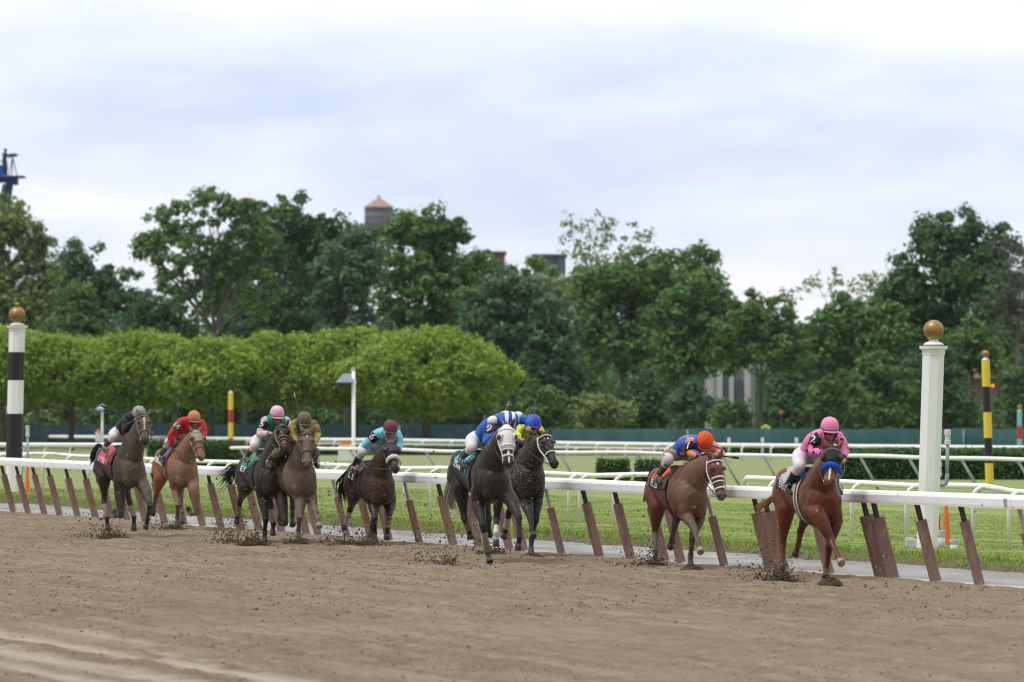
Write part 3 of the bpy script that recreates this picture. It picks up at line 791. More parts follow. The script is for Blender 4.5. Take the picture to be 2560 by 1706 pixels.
# ------------------------------------------------------------------ the clipped row of lime-green trees
def clipped(label, px, Y, rx, top_py, bot_py, dome, trunk_r, trunk_bark, per=34, dens=1.0, lm=None):
    ppm = F / Y
    base = at(px, HY, Y); base.z = 0
    root = empty('clipped_tree', base, 0, label, 'tree', 'row of clipped lime-green trees')
    cz, hz = CAMZ - ((top_py + bot_py) / 2 - HY) / ppm, (bot_py - top_py) / 2 / ppm
    wx = rx / ppm; wy = wx * .8
    n = int(dens * 1150)
    d = rng.normal(0, 1, (n, 3)); d /= np.linalg.norm(d, axis=1, keepdims=True)
    q = .80 + .20 * rng.uniform(0, 1, n) ** .5
    e = dome                                   # superellipsoid: flat-topped where the tree merges with its neighbours
    sg = np.sign(d); sup = sg * np.abs(d) ** e
    sup /= np.max(np.abs(sup), axis=1, keepdims=True) ** (1 - min(1, 1.0)) if False else 1
    nn = (np.abs(sup[:, 0]) ** (2 / e) + np.abs(sup[:, 1]) ** (2 / e) + np.abs(sup[:, 2]) ** (2 / e)) ** (e / 2)
    sup = sup / nn[:, None]
    lump = 1 + .17 * (vnoise(d[:, 0] * 3.2 + 9 + d[:, 1], d[:, 2] * 3.2 + px * .13, 81) - .5) * 2
    C = np.stack([sup[:, 0] * wx * q * lump, sup[:, 1] * wy * q * lump, cz + sup[:, 2] * hz * q * lump], -1)
    C = C[C[:, 2] > cz - hz * 1.02]
    hole = vnoise(C[:, 0] * 1.5 + px, C[:, 2] * 1.5 + C[:, 1] * .7, 83); C = C[rng.uniform(0, 1, len(C)) < np.clip((hole - .16) * 3.2, .12, 1)]
    tk = MB()
    fk = Vector((0, 0, cz - hz * .75))
    branch(tk, (0, 0, -.1), fk, trunk_r, trunk_r * .8, .02)
    for i in range(7):
        w = i * 2.4; branch(tk, fk, (math.cos(w) * wx * .6, math.sin(w) * wy * .6, cz + random.uniform(-.3, .5) * hz), trunk_r * .45, .03, .1)
    tk.build('trunk', trunk_bark, root, True)
    leaves('crown', C, rng.uniform(.16, .40, len(C)), per, .105, lm or L_LIME, root, 1.0, .55, .35)
    # upright young shoots on top
    ns = int(110 * rx / 120)
    top = np.stack([rng.uniform(-.85, .85, ns) * wx, rng.uniform(-.7, .7, ns) * wy], -1)
    rr = np.clip(1 - np.abs(top[:, 0] / wx) ** (2 / e) - np.abs(top[:, 1] / wy) ** (2 / e), 0.02, 1) ** (e / 2)
    SC = np.stack([top[:, 0], top[:, 1], cz + hz * rr * .99 + rng.uniform(.0, .16, ns)], -1)
    leaves('shoots', SC, rng.uniform(.10, .22, ns), 14, .085, L_LIME, root, 1.9, .2, .2)
clipped('clipped lime-green tree at the left edge behind the striped post', 5, 282, 150, 828, 1004, .96, .17, m_bark)
clipped('clipped lime-green tree just right of the black and white post', 177, 283, 140, 850, 1012, .98, .17, m_bark)
clipped('clipped lime-green tree above the grey-faced dark horse', 350, 284, 150, 836, 1014, .96, .15, m_bark)
clipped('clipped lime-green tree above the red jockey', 530, 282, 140, 854, 1016, .98, .17, m_bark)
clipped('clipped lime-green tree above the pink-capped jockey in green', 705, 284, 145, 842, 1020, .96, .14, m_bark2)
clipped('clipped lime-green tree behind the solar pole', 890, 283, 150, 830, 1016, .98, .17, m_bark)
clipped('largest clipped tree, rounded, at the right end of the lime-green row', 1068, 280, 218, 828, 1032, 1.12, .24, m_bark, dens=1.9)
for px_, lb in ((90, 'far clipped tree glimpsed under the left end of the row'), (440, 'far clipped tree glimpsed under the row behind the red jockey'), (610, 'far clipped tree on a pale grey trunk under the row'),
                (989, 'far clipped tree on a pale grey trunk right of the solar pole')):
    clipped(lb, px_, 304, 120, 870, 1010, .8, .2, m_bark2, per=22, lm=L_OLIVE)

# ------------------------------------------------------------------ hedges (clipped boxes of leaves)
def hedge(label, px0, px1, Y, top_z, depth, group=None, n_mul=1.0, skew=0.0):
    x0, x1 = (px0 - CX) * Y / F, (px1 - CX) * Y / F
    root = empty('hedge', ((x0 + x1) / 2, Y, TURF_Z), 0, label, 'hedge', group)
    hx = (x1 - x0) / 2; h = top_z - TURF_Z
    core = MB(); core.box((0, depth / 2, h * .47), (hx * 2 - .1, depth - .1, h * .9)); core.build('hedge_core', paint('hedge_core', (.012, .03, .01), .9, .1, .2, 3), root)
    nf = int(n_mul * 900 * hx * 2 * h); ntp = int(n_mul * 330 * hx * 2 * depth); ns_ = int(n_mul * 600 * depth * h)
    Pf = np.stack([rng.uniform(-hx, hx, nf), np.full(nf, .0), rng.uniform(0, h, nf)], -1)
    Pt = np.stack([rng.uniform(-hx, hx, ntp), rng.uniform(0, depth, ntp), np.full(ntp, h)], -1)
    Ps = np.concatenate([np.stack([np.full(ns_ // 2, s * hx), rng.uniform(0, depth, ns_ // 2), rng.uniform(0, h, ns_ // 2)], -1) for s in (-1, 1)])
    C = np.concatenate([Pf, Pt, Ps]) + rng.normal(0, .025, (nf + ntp + len(Ps), 3))
    leaves('hedge_leaves', C, np.full(len(C), .07), 2, .05, L_HEDGE, root, 1.0, .5, .2)
hedge('low square box hedge, left one of two behind the strut rail', 1497, 1569, 158, .78, 1.0, 'two square box hedges on the lawn')
hedge('low square box hedge, right one of two behind the strut rail', 1595, 1650, 158, .76, 1.0, 'two square box hedges on the lawn')
hedge('long dark clipped hedge behind the white finish post, right half of lawn', 2096, 2640, 170, .93, 9.0, None, .55)
hedge('dark clipped hedge behind the red jockey on his chestnut horse', 372, 602, 205, .98, 3.0, None, .8)
hedge('thin far strip of hedge below the green fence', 640, 2100, 256, .46, 2.5, None, .35)

# ------------------------------------------------------------------ green windscreen fence
def fence(label, px0, px1, Y, top_py, mat):
    x0, x1 = (px0 - CX) * Y / F, (px1 - CX) * Y / F
    zt = CAMZ - (top_py - HY) * Y / F
    root = empty('screen_fence', ((x0 + x1) / 2, Y, 0), 0, label, 'fence')
    n = int((x1 - x0) / .12); xs = np.linspace(x0, x1, n) - (x0 + x1) / 2
    yy = (vnoise(xs * 1.7, xs * 0, 91) - .5) * .14; zz_ = zt + (vnoise(xs * .9, xs * 0, 92) - .5) * .05 + .025 * np.abs(np.sin(xs * math.pi / 2.4))
    V = np.concatenate([np.stack([xs, yy, np.zeros(n)], -1), np.stack([xs, yy * .5, zz_], -1), np.stack([xs, yy * .5 + .05, zz_], -1), np.stack([xs, yy + .05, np.zeros(n)], -1)])
    Fq = np.concatenate([np.stack([np.arange(n - 1) + a * n, np.arange(1, n) + a * n, np.arange(1, n) + (a + 1) * n, np.arange(n - 1) + (a + 1) * n], -1) for a in range(3)])
    np_mesh('screen', V, Fq, mat, root, True)
    for i, x in enumerate(np.arange(xs[0] + .5, xs[-1], 2.4)):
        m = MB(); m.loft([(x, -.09 if i % 3 == 0 else .12, -.1), (x, -.09 if i % 3 == 0 else .12, zt - .02)], .035, n=8); m.build('post', paint('fence_post', (.33, .36, .36), .5, .4, .1, 5), root, True)
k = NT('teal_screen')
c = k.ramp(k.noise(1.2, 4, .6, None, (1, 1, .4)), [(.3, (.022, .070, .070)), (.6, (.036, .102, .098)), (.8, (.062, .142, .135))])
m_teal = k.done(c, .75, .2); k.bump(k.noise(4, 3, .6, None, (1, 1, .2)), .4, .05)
k = NT('shaded_screen'); m_shadedscreen = k.done(k.ramp(k.noise(1.2, 4, .6, None, (1, 1, .4)), [(.3, (.010, .026, .032)), (.6, (.018, .042, .050)), (.8, (.03, .06, .068))]), .8, .15)  # darker copy of the teal screen, with tree shade put into its colour
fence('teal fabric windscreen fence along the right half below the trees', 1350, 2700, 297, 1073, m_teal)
fence('dark blue-green screen fence under the clipped tree row, left half', -60, 1349, 297, 1063, m_shadedscreen)
# ------------------------------------------------------------------ finish posts, striped poles, fittings
m_gold = paint('gold_paint', (.36, .235, .085), .42, .5, .25, 3.0, .55)
m_post_w = paint('post_white', (.86, .86, .87), .42, .5, .03, 1.5)
m_blk = paint('pole_black', (.012, .012, .014), .45, .5, .1, 3); m_yel = paint('pole_yellow', (.80, .60, .02), .45, .5, .05, 3)
m_red = paint('pole_red', (.50, .025, .018), .45, .5, .08, 3); m_teal_p = paint('pole_teal', (.22, .52, .53), .45, .5, .05, 3)
m_rust = paint('rust', (.30, .15, .07), .7, .3, .2, 12)
def seg(m, c, r, z0, z1, n=8, rot0=math.pi / 8, lean=(0, 0)):
    m.lathe(c, [(r, z0), (r, z1)], n, rot0, lean)
def finish_post(name, label, px, base_py, H, r, bands, ball_r, lean, knob=False, cat='post'):
    b = gp(px, base_py, TURF_Z); root = empty(name, b, 0, label, cat)
    zs = [(-.05, bands[0][0])] if False else None
    m = MB(); seg(m, (0, 0, 0), r, -.1, H, 8, math.pi / 8, lean)
    # chamfered corner fillets give the shaft its eight faces
    m.build('shaft', m_post_w, root)
    for z0, z1, mm in bands:
        q = MB(); seg(q, (0, 0, 0), r + .004, z0, z1, 8, math.pi / 8, lean); q.build('band', mm, root)
    t = Vector((lean[0] * H, lean[1] * H, H))
    q = MB(); q.lathe(t, [(r * 1.06, -.10), (r * 1.06, -.02), (r * 1.28, -.015), (r * 1.32, .02), (r * 1.32, .035)], 8, math.pi / 8); cap = q.build('cap', m_post_w, root)
    q = MB(); q.lathe(t, [(r * 1.325, .036), (r * 1.325, .044)], 8, math.pi / 8); e = q.build('rusty_edge', m_rust, cap)
    q = MB(); q.lathe(t, [(r * .88, .044), (r * .90, .060), (r * .80, .080), (r * .5, .100), (r * .36, .118), (r * .42, .135)], 24); q.build('neck', m_post_w, root, True)
    q = MB(); q.ell(t + Vector((0, 0, .135 + ball_r * .92)), (ball_r,) * 3, None, 28, 18)
    if knob:
        q.ell(t + Vector((0, 0, .135 + ball_r * 2.12)), (ball_r * .30,) * 3, None, 14, 9); q.lathe(t + Vector((0, 0, .12 + ball_r * 1.85)), [(ball_r * .3, 0), (ball_r * .14, ball_r * .16)], 14)
    q.build('gold_ball', m_gold, root, True)
    return root
finish_post('finish_post', 'tall white eight-sided post topped by a plain gold ball', 2318, 1371, 3.08, .175, [], .158, (.032, 0))
finish_post('finish_post', 'tall black and white banded post topped by a gold ball with a knob', 33, 1230, 4.22, .215,
            [(.86, 2.00, m_blk), (2.86, 3.58, m_blk)], .205, (.024, 0), True)
def striped(label, px, base_py, Y, top_py, w_px, bands, lean=0.0, ball=None):
    """bands: (py_top, py_bottom, material)"""
    ppm = F / Y
    b = at(px, base_py, Y); b.z = 0; root = empty('striped_pole', b, 0, label, 'pole')
    zof = lambda py: CAMZ - (py - HY) / ppm
    r = w_px / ppm / 2; ln = (lean, 0)
    m = MB(); seg(m, (0, 0, 0), r * .97, -.1, zof(top_py), 10, 0, ln); m.build('shaft', bands[-1][2], root)
    for a, c, mm in bands:
        q = MB(); seg(q, (0, 0, 0), r, zof(c), zof(a), 10, 0, ln); q.build('band', mm, root)
    zt = zof(top_py); t = Vector((lean * zt, 0, zt))
    q = MB(); q.lathe(t, [(r * .9, 0), (r * .9, .02), (r * .5, .05), (r * .4, .09)], 14); q.build('cap', m_post_w, root, True)
    if ball:
        q = MB(); q.ell(t + Vector((0, 0, .08 + ball * .9)), (ball,) * 3, None, 18, 12); q.build('gold_ball', m_gold, root, True)
striped('yellow and black striped pole with a small gold ball, right of the white post', 2475, 1222, 152, 901, 20.5,
        [(901, 967, m_yel), (967, 1031, m_blk), (1031, 1095, m_yel), (1095, 1158.5, m_blk), (1158.5, 1240, m_yel)], -.034, .098)
striped('yellow pole with one red band rising above the far rail', 577, 1118, 262, 983, 12.5,
        [(983, 1025, m_yel), (1025, 1057, m_red), (1057, 1096, m_yel), (1096, 1120, m_red)], .0, None)
striped('pale turquoise pole with one red band at the right edge', 2549, 1132, 272, 1028, 12,
        [(1028, 1066, m_teal_p), (1066, 1098, m_red), (1098, 1140, m_teal_p)], 0, .11)

# solar-powered timing poles
m_panel = NT('solar_panel')
xg = m_panel.n('ShaderNodeTexBrick'); xg.inputs['Scale'].default_value = 9; xg.inputs['Color1'].default_value = (.13, .15, .24, 1); xg.inputs['Color2'].default_value = (.10, .12, .21, 1)
xg.inputs['Mortar'].default_value = (.42, .45, .55, 1); xg.inputs['Mortar Size'].default_value = .02; xg.offset = 0
m_panel.l(m_panel.coord('Object'), xg.inputs['Vector']); m_panel = m_panel.done(xg.outputs['Color'], .12, .8)
m_box = paint('box_white', (.74, .75, .76), .45, .4, .05, 5, fleck=((.2, .16, .12), 15.0, .68)); m_amber = paint('amber_lens', (.75, .26, .015), .25, .6, .1, 8); m_gal = paint('galvanised', (.50, .52, .55), .4, .5, .1, 5)
m_antenna = paint('antenna_black', (.015, .015, .015), .5, .3, .1, 5)
def solar_pole(label, px, Y, top_py, box, panel, pw, antenna=None, amber=None):
    ppm = F / Y; b = at(px, HY, Y); b.z = TURF_Z - .05; root = empty('solar_pole', b, 0, label, 'pole')
    zof = lambda py: CAMZ - (py - HY) / ppm - b.z
    xof = lambda p: (p - px) / ppm
    r = pw / ppm / 2
    q = MB(); q.lathe((0, 0, 0), [(r * 1.25, 0), (r * 1.25, zof(box[3]) + .3), (r, zof(box[3]) + .34), (r, zof(top_py))], 14); q.build('pole', m_post_w, root, True)
    q = MB(); q.lathe((0, 0, zof(top_py) - .06), [(r * 1.12, 0), (r * 1.12, .07), (r * .9, .085)], 14); q.build('pole_cap', m_gal, root)
    cx_, cz_ = (xof(box[0]) + xof(box[2])) / 2, (zof(box[1]) + zof(box[3])) / 2
    q = MB(); w_, h_ = xof(box[2]) - xof(box[0]), zof(box[1]) - zof(box[3]); q.box((cx_, -.02 - w_ * .2, cz_), (w_, w_ * .5, h_))
    bx = q.build('control_box', m_box, root)
    bv = bx.modifiers.new('b', 'BEVEL'); bv.width = .015; bv.segments = 2
    q = MB(); q.box((cx_, -.02 - w_ * .45 - .006, cz_), (w_ * .86, .008, h_ * .86)); q.build('door', m_box, bx)
    if amber:
        q = MB(); q.box(((xof(amber[0]) + xof(amber[2])) / 2, -.12, (zof(amber[1]) + zof(amber[3])) / 2), (xof(amber[2]) - xof(amber[0]), .16, zof(amber[1]) - zof(amber[3])))
        a_ = q.build('amber_lamp', m_amber, bx); bv = a_.modifiers.new('b', 'BEVEL'); bv.width = .02; bv.segments = 2
    x0, x1, z1, z0 = xof(panel[0]), xof(panel[2]), zof(panel[1]), zof(panel[3])
    M_ = MB(); th = .03
    P = [(x0, -.22, z0), (x1 - (x1 - x0) * .12, -.22, z0), (x1, .22, z1), (x0 + (x1 - x0) * .38, .22, z1)]
    M_.add(P + [(x, y, z - th) for x, y, z in P], [(0, 1, 2, 3), (7, 6, 5, 4), (0, 4, 5, 1), (1, 5, 6, 2), (2, 6, 7, 3), (3, 7, 4, 0)])
    M_.build('solar_panel', m_panel, root)
    q = MB(); q.loft([(0, 0, z0 - .02), (x1 - .2, 0, (z0 + z1) / 2 - .04)], .02, n=6); q.build('bracket', m_gal, root)
    if antenna:
        q = MB(); q.loft([(r * 1.4, -.03, zof(top_py) - .3), (r * 1.4, -.03, zof(antenna))], [.014, .006], n=6); an_ = q.build('antenna', m_antenna, root)
        q = MB(); q.ell((r * 1.4, -.03, zof(antenna)), (.025, .025, .04), None, 8, 6); q.build('antenna_tip', m_red, an_)
solar_pole('tall solar-panel pole with whip antenna, white box and amber lamp', 884, 186, 922, (846, 1113, 886, 1154), (839, 934, 889, 956), 9.5, 811, (853, 1100, 876, 1113))
solar_pole('small far solar-panel pole with white box beside the grey-faced horse', 255.5, 250, 1012, (239, 1079, 254, 1105), (238, 1014, 263, 1025), 5.5, None, (243, 1074, 252, 1080))

# irrigation standpipes, cones and stubs at the finish posts
m_pvc = paint('pvc_white', (.62, .63, .63), .5, .4, .08, 8); m_pvcg = paint('pvc_grey', (.30, .34, .39), .5, .4, .08, 8); m_browntube = paint('brown_tube', (.15, .08, .07), .6, .3, .1, 5)
def rel(b, px, py, Y): return at(px, py, Y) - b
b = gp(2342, 1366, TURF_Z); Yp = b.y; pp_ = empty('standpipe', b, 0, 'grey plastic standpipe with two capped risers beside the white finish post', 'pipe')
r0 = 4.6 / (F / Yp)
q = MB(); q.loft([(0, 0, -.05), rel(b, 2341, 1288, Yp)], r0 * 2.0, n=14); q.build('brown_sleeve', m_browntube, pp_, True)
q = MB(); q.loft([rel(b, 2342, 1290, Yp), rel(b, 2344, 1190, Yp)], r0 * 1.15, n=12)
q.loft([rel(b, 2344, 1211, Yp), rel(b, 2358, 1213, Yp), rel(b, 2364.5, 1209, Yp), rel(b, 2367, 1200, Yp), rel(b, 2368, 1187, Yp)], r0 * 1.18, n=12, round_ends=True)
q.loft([rel(b, 2367.5, 1195, Yp), rel(b, 2369, 1108, Yp)], r0 * .98, n=12); q.build('grey_pipe', m_pvcg, pp_, True)
for (x_, a_, c_) in ((2347, 1154, 1192), (2369, 1074, 1112)):
    q = MB(); t_ = rel(b, x_, c_, Yp); L = (c_ - a_) / (F / Yp)
    q.lathe(t_, [(r0 * 1.6, 0), (r0 * 1.75, .015), (r0 * 1.75, L * .25), (r0 * 1.5, L * .28), (r0 * 1.5, L * .62), (r0 * 1.8, L * .65), (r0 * 1.8, L * .93), (r0 * 1.5, L)], 16); q.build('cap', m_pvc, pp_)
for (x_, base_, top_, rr_) in ((2353, 1368, 1328, 10.5), (2385, 1374, 1351, 11)):
    b2 = gp(x_, base_, TURF_Z); r_ = rr_ / (F / b2.y); h_ = (base_ - top_) / (F / b2.y)
    s_ = empty('pipe_stub', b2, 0, 'short grey pipe stub with ribbed cap, ' + ('taller one in front of the orange cone' if x_ < 2360 else 'shorter one right of the orange cone'), 'pipe', 'pipe stubs at the finish post')
    q = MB(); q.lathe((0, 0, -.03), [(r_ * .92, 0), (r_ * .92, h_ * .72)], 18); q.build('stub', m_pvc, s_, True)
    q = MB(); q.lathe((0, 0, h_ * .66), [(r_, 0), (r_ * 1.04, .02), (r_ * 1.04, h_ * .36), (r_ * .95, h_ * .4)], 18); q.build('cap', m_gal, s_)
m_cone = paint('cone_orange', (.85, .16, .045), .5, .4, .06, 4)
def cone(label, px, base_py, w_px, h_px):
    b3 = gp(px, base_py, TURF_Z); ppm = F / b3.y; r_ = w_px / ppm / 2; h_ = h_px / ppm
    c_ = empty('traffic_cone', b3, 0, label, 'cone')
    q = MB(); q.lathe((0, 0, .02), [(r_ * .95, 0), (r_ * .9, .03), (r_ * .34, h_ - .04), (r_ * .30, h_ - .01), (r_ * .18, h_)], 20); q.build('cone_body', m_cone, c_, True)
    q = MB(); q.box((0, 0, .012), (r_ * 2.3, r_ * 2.3, .03)); q.build('base', m_cone, c_)
cone('orange traffic cone leaning on the brown sleeve by the white finish post', 2365, 1362, 27, 100)
cone('orange traffic cone beside the black and white finish post', 68, 1228, 13.5, 66)
b4 = gp(2278, 1367, TURF_Z); bb = empty('concrete_footing', b4, 0, 'low whitewashed concrete footing at the foot of the white rail leg', 'footing')
q = MB(); q.box((0, 0, .05), (.17, .3, .13)); q.box((-.02, .02, .125), (.12, .24, .03)); o_ = q.build('footing_block', paint('footing_white', (.55, .55, .54), .8, .2, .12, 6), bb)
bv = o_.modifiers.new('b', 'BEVEL'); bv.width = .012; bv.segments = 2
b5 = gp(66, 1226, TURF_Z); Y5 = b5.y; sp = empty('standpipe', b5, 0, 'pair of white capped standpipes behind the black and white post', 'pipe')
for (x_, t_, c_, r_) in ((69, 1064, 1093, 5), (54, 1110, 1130, 4.4)):
    q = MB(); e_ = rel(b5, x_, t_, Y5); rr = r_ / (F / Y5); L = (c_ - t_) / (F / Y5)
    q.loft([(e_.x, 0, -.05), (e_.x, 0, e_.z - L * .5)], rr * .62, n=10); q.build('riser', m_pvcg, sp, True)
    q = MB(); q.lathe((e_.x, 0, e_.z - L), [(rr * .9, 0), (rr, .02), (rr, L * .3), (rr * .85, L * .35), (rr * .85, L * .65), (rr, L * .7), (rr, L * .95), (rr * .8, L)], 14); q.build('cap', m_pvc, sp)
for i, px_ in enumerate((1822, 1906, 1991)):     # slim white marker stakes behind the far rail
    bq = at(px_, 1140, 236); bq.z = TURF_Z
    st = empty('marker_stake', bq, 0, 'slim white marker stake behind the far rail, ' + ('left of the orange-capped jockey\'s whip', 'midway between the orange and pink caps', 'nearest the pink jockey\'s arm')[i], 'stake', 'marker stakes at the far rail')
    q = MB(); q.box((0, 0, .42), (.11, .06, .92)); q.build('stake', m_gal, st); q = MB(); q.box((0, -.035, .80), (.13, .02, .2)); q.build('stake_plate', m_post_w, st)

# ------------------------------------------------------------------ buildings beyond the trees
def wallmat(name, base, mortar=None, scale=2.0):
    k_ = NT(name); x = k_.n('ShaderNodeTexBrick'); x.inputs['Scale'].default_value = scale
    x.inputs['Color1'].default_value = (*base, 1); x.inputs['Color2'].default_value = (*[c * .75 for c in base], 1); x.inputs['Mortar'].default_value = (*(mortar or [c * 1.4 for c in base]), 1)
    k_.l(k_.coord('Object'), x.inputs['Vector'])
    return k_.done(k_.mix(.3, x.outputs['Color'], k_.ramp(k_.noise(.4, 4), [(.3, tuple(c * .7 for c in base)), (.7, base)])), .85, .2)
m_brick = wallmat('brick_red', (.17, .085, .085), None, 3); m_tankwood = wallmat('tank_staves', (.18, .165, .21), (.12, .11, .145), 1.6); m_grey_b = paint('grey_steel', (.13, .14, .18), .7, .3, .15, .4)
m_lightb = paint('pale_render', (.55, .56, .60), .7, .3, .08, .3); m_window = paint('window_dark', (.10, .13, .18), .15, .6, .2, .5); m_copper = paint('tank_roof', (.36, .255, .215), .7, .3, .12, .6)
# rooftop water tower
Yt = 640; ppm = F / Yt; b = at(947, HY, Yt); b.z = 0
wt = empty('water_tower', b, 0, 'round wooden water tank with a tan cone roof above the treetops', 'water tower')
zt = lambda py: CAMZ - (py - HY) / ppm
rt = 36 / ppm
q = MB(); q.lathe((0, 0, 0), [(rt, zt(598)), (rt * .985, zt(519))], 32); tank = q.build('tank', m_tankwood, wt, True)
for i in range(5):
    z_ = zt(592 - i * 16); q = MB(); q.lathe((0, 0, z_), [(rt * 1.012, 0), (rt * 1.012, .07)], 32); q.build('hoop', m_grey_b, tank)
q = MB(); q.lathe((0, 0, 0), [(rt * 1.06, zt(520)), (rt * 1.02, zt(517)), (rt * .05, zt(494)), (rt * .03, zt(493))], 32); rf = q.build('roof', m_copper, wt)
q = MB(); q.lathe((0, 0, 0), [(.16, zt(495)), (.10, zt(491)), (.07, zt(488))], 8); q.build('finial', m_grey_b, rf)
q = MB(); q.box((-1.4, 0, zt(601)), (4.4, 3.6, .35)); q.build('platform', m_grey_b, wt)
for sx in (-1, 1):
    for sy in (-1, 1):
        q = MB(); q.loft([(sx * 1.5 - .6, sy * 1.3, 0), (sx * 1.3 - .3, sy * 1.2, zt(604))], .14, n=6); q.build('leg', m_grey_b, wt)
for s in (-1, 1):
    q = MB(); q.loft([(s * 1.5 - .6, -1.3, zt(800)), (-s * 1.4 - .5, -1.3, zt(610))], .07, n=6); q.build('brace', m_grey_b, wt)
def block(name, label, cat, Y, px0, px1, top, depth, mat, extras=()):
    ppm = F / Y; b = at((px0 + px1) / 2, HY, Y); b.z = 0
    root = empty(name, b, 0, label, cat); w_ = (px1 - px0) / ppm; zt_ = CAMZ - (top - HY) / ppm
    q = MB(); q.box((0, depth / 2, zt_ / 2), (w_, depth, zt_)); wall = q.build('wall', mat, root)
    q = MB(); q.box((0, depth / 2, zt_ + .06), (w_ + .3, depth + .3, .22)); q.build('coping', m_grey_b if mat is not m_brick else mat, root)
    for (kind, a, t, c, d, mm) in extras:
        x0_, x1_ = (a - (px0 + px1) / 2) / ppm, (c - (px0 + px1) / 2) / ppm; z1_, z0_ = CAMZ - (t - HY) / ppm, CAMZ - (d - HY) / ppm
        q = MB(); q.box(((x0_ + x1_) / 2, -.14, (z0_ + z1_) / 2), (x1_ - x0_, .3, z1_ - z0_)); q.build(kind, mm, root)
    return root
block('brick_building', 'corner of a red brick tower block above the trees', 'building', 560, 1228, 1262, 633, 8, m_brick, [('window', 1236, 650, 1243, 668, m_window)])
block('rooftop_tank', 'dark grey square rooftop tank above the blue-green tree', 'building', 540, 1333, 1414, 640, 6, m_grey_b, [('panel', 1334, 684, 1412, 700, m_lightb), ('panel', 1395, 648, 1412, 682, m_window)])
m_colw = paint('column_white', (.52, .53, .57), .6, .3, .06, .5)
block('columned_building', 'pale building with tall white columns glimpsed between trunks', 'building', 335, 1783, 1888, 868, 14, paint('pale_grey_wall', (.33, .34, .38), .7, .3, .12, .3),
      [('column', 1792, 876, 1806, 1075, m_colw), ('window', 1809, 905, 1819, 1060, m_window), ('column', 1822, 876, 1834, 1075, m_colw), ('window', 1838, 950, 1856, 1060, m_window),
       ('column', 1860, 876, 1876, 1075, m_colw), ('cornice', 1781, 860, 1890, 876, m_colw)])
m_tile = paint('brown_roof', (.20, .12, .10), .8, .2, .15, .8)
def house(label, Y, px0, px1, eave, ridge, mat):
    ppm = F / Y; cxp = (px0 + px1) / 2; b = at(cxp, HY, Y); b.z = 0
    root = empty('brick_house', b, 0, label, 'house'); hw = (px1 - px0) / ppm / 2; ze = CAMZ - (eave - HY) / ppm; zr = CAMZ - (ridge - HY) / ppm
    q = MB(); q.box((0, 3, ze / 2), (hw * 2, 6, ze)); q.build('wall', mat, root)
    q = MB(); P = [(-hw - .3, -.4, ze), (hw + .3, -.4, ze), (hw + .3, 6.4, ze), (-hw - .3, 6.4, ze), (-hw * .8, 3, zr), (hw * .8, 3, zr)]
    q.add(P, [(0, 1, 5, 4), (1, 2, 5), (2, 3, 4, 5), (3, 0, 4), (3, 2, 1, 0)]); q.build('roof', m_tile, root)
    for sx in (-.55, .1, .6):
        q = MB(); q.box((sx * hw, -.02, ze * .55), (hw * .28, .06, ze * .3)); w_ = q.build('window', m_window, root)
        q = MB(); q.box((sx * hw, -.05, ze * .55 - ze * .16), (hw * .34, .1, .08)); q.build('sill', m_lightb, w_)
    q = MB(); q.box((0, -1.1, ze * .30), (hw * 2.2, 2.2, .16)); q.build('porch_roof', m_lightb, root)
    return root
house('red brick house with a pale porch behind the trunks at the right edge', 350, 2425, 2520, 945, 905, m_brick)
house('small brown-roofed house seen between the trees right of centre', 520, 1975, 2035, 845, 822, m_brick)

# red-and-amber lamp on a post by the brick house
bl = at(2482, HY, 330); bl.z = 0; lp = empty('signal_lamp', bl, 0, 'small lit orange lamp on a post by the brick house', 'lamp')
q = MB(); q.loft([(0, 0, 0), (0, 0, CAMZ + (HY - 972) * 330 / F)], .05, n=8); q.build('post', m_grey_b, lp)
k = NT('lamp_glow'); k.b.inputs['Emission Color'].default_value = (1, .28, .05, 1); k.b.inputs['Emission Strength'].default_value = .7; mg = k.done((.8, .25, .05), .4)
q = MB(); q.ell((0, 0, CAMZ + (HY - 965) * 330 / F), (.10, .10, .10), None, 12, 8); q.build('lamp', mg, lp, True)
# little orange sign behind the fence
bs_ = at(1953, HY, 301); bs_.z = 0; sg = empty('warning_sign', bs_, 0, 'small round orange sign on a stake behind the fence', 'sign')
zs_ = CAMZ + (HY - 1031) * 301 / F
q = MB(); q.loft([(0, .03, 0), (0, .03, zs_)], .025, n=6); q.build('stake', m_grey_b, sg)
q = MB(); q.loft([(0, -.01, zs_), (0, .015, zs_)], [.10, .10], n=16); q.build('sign_plate', m_cone, sg)
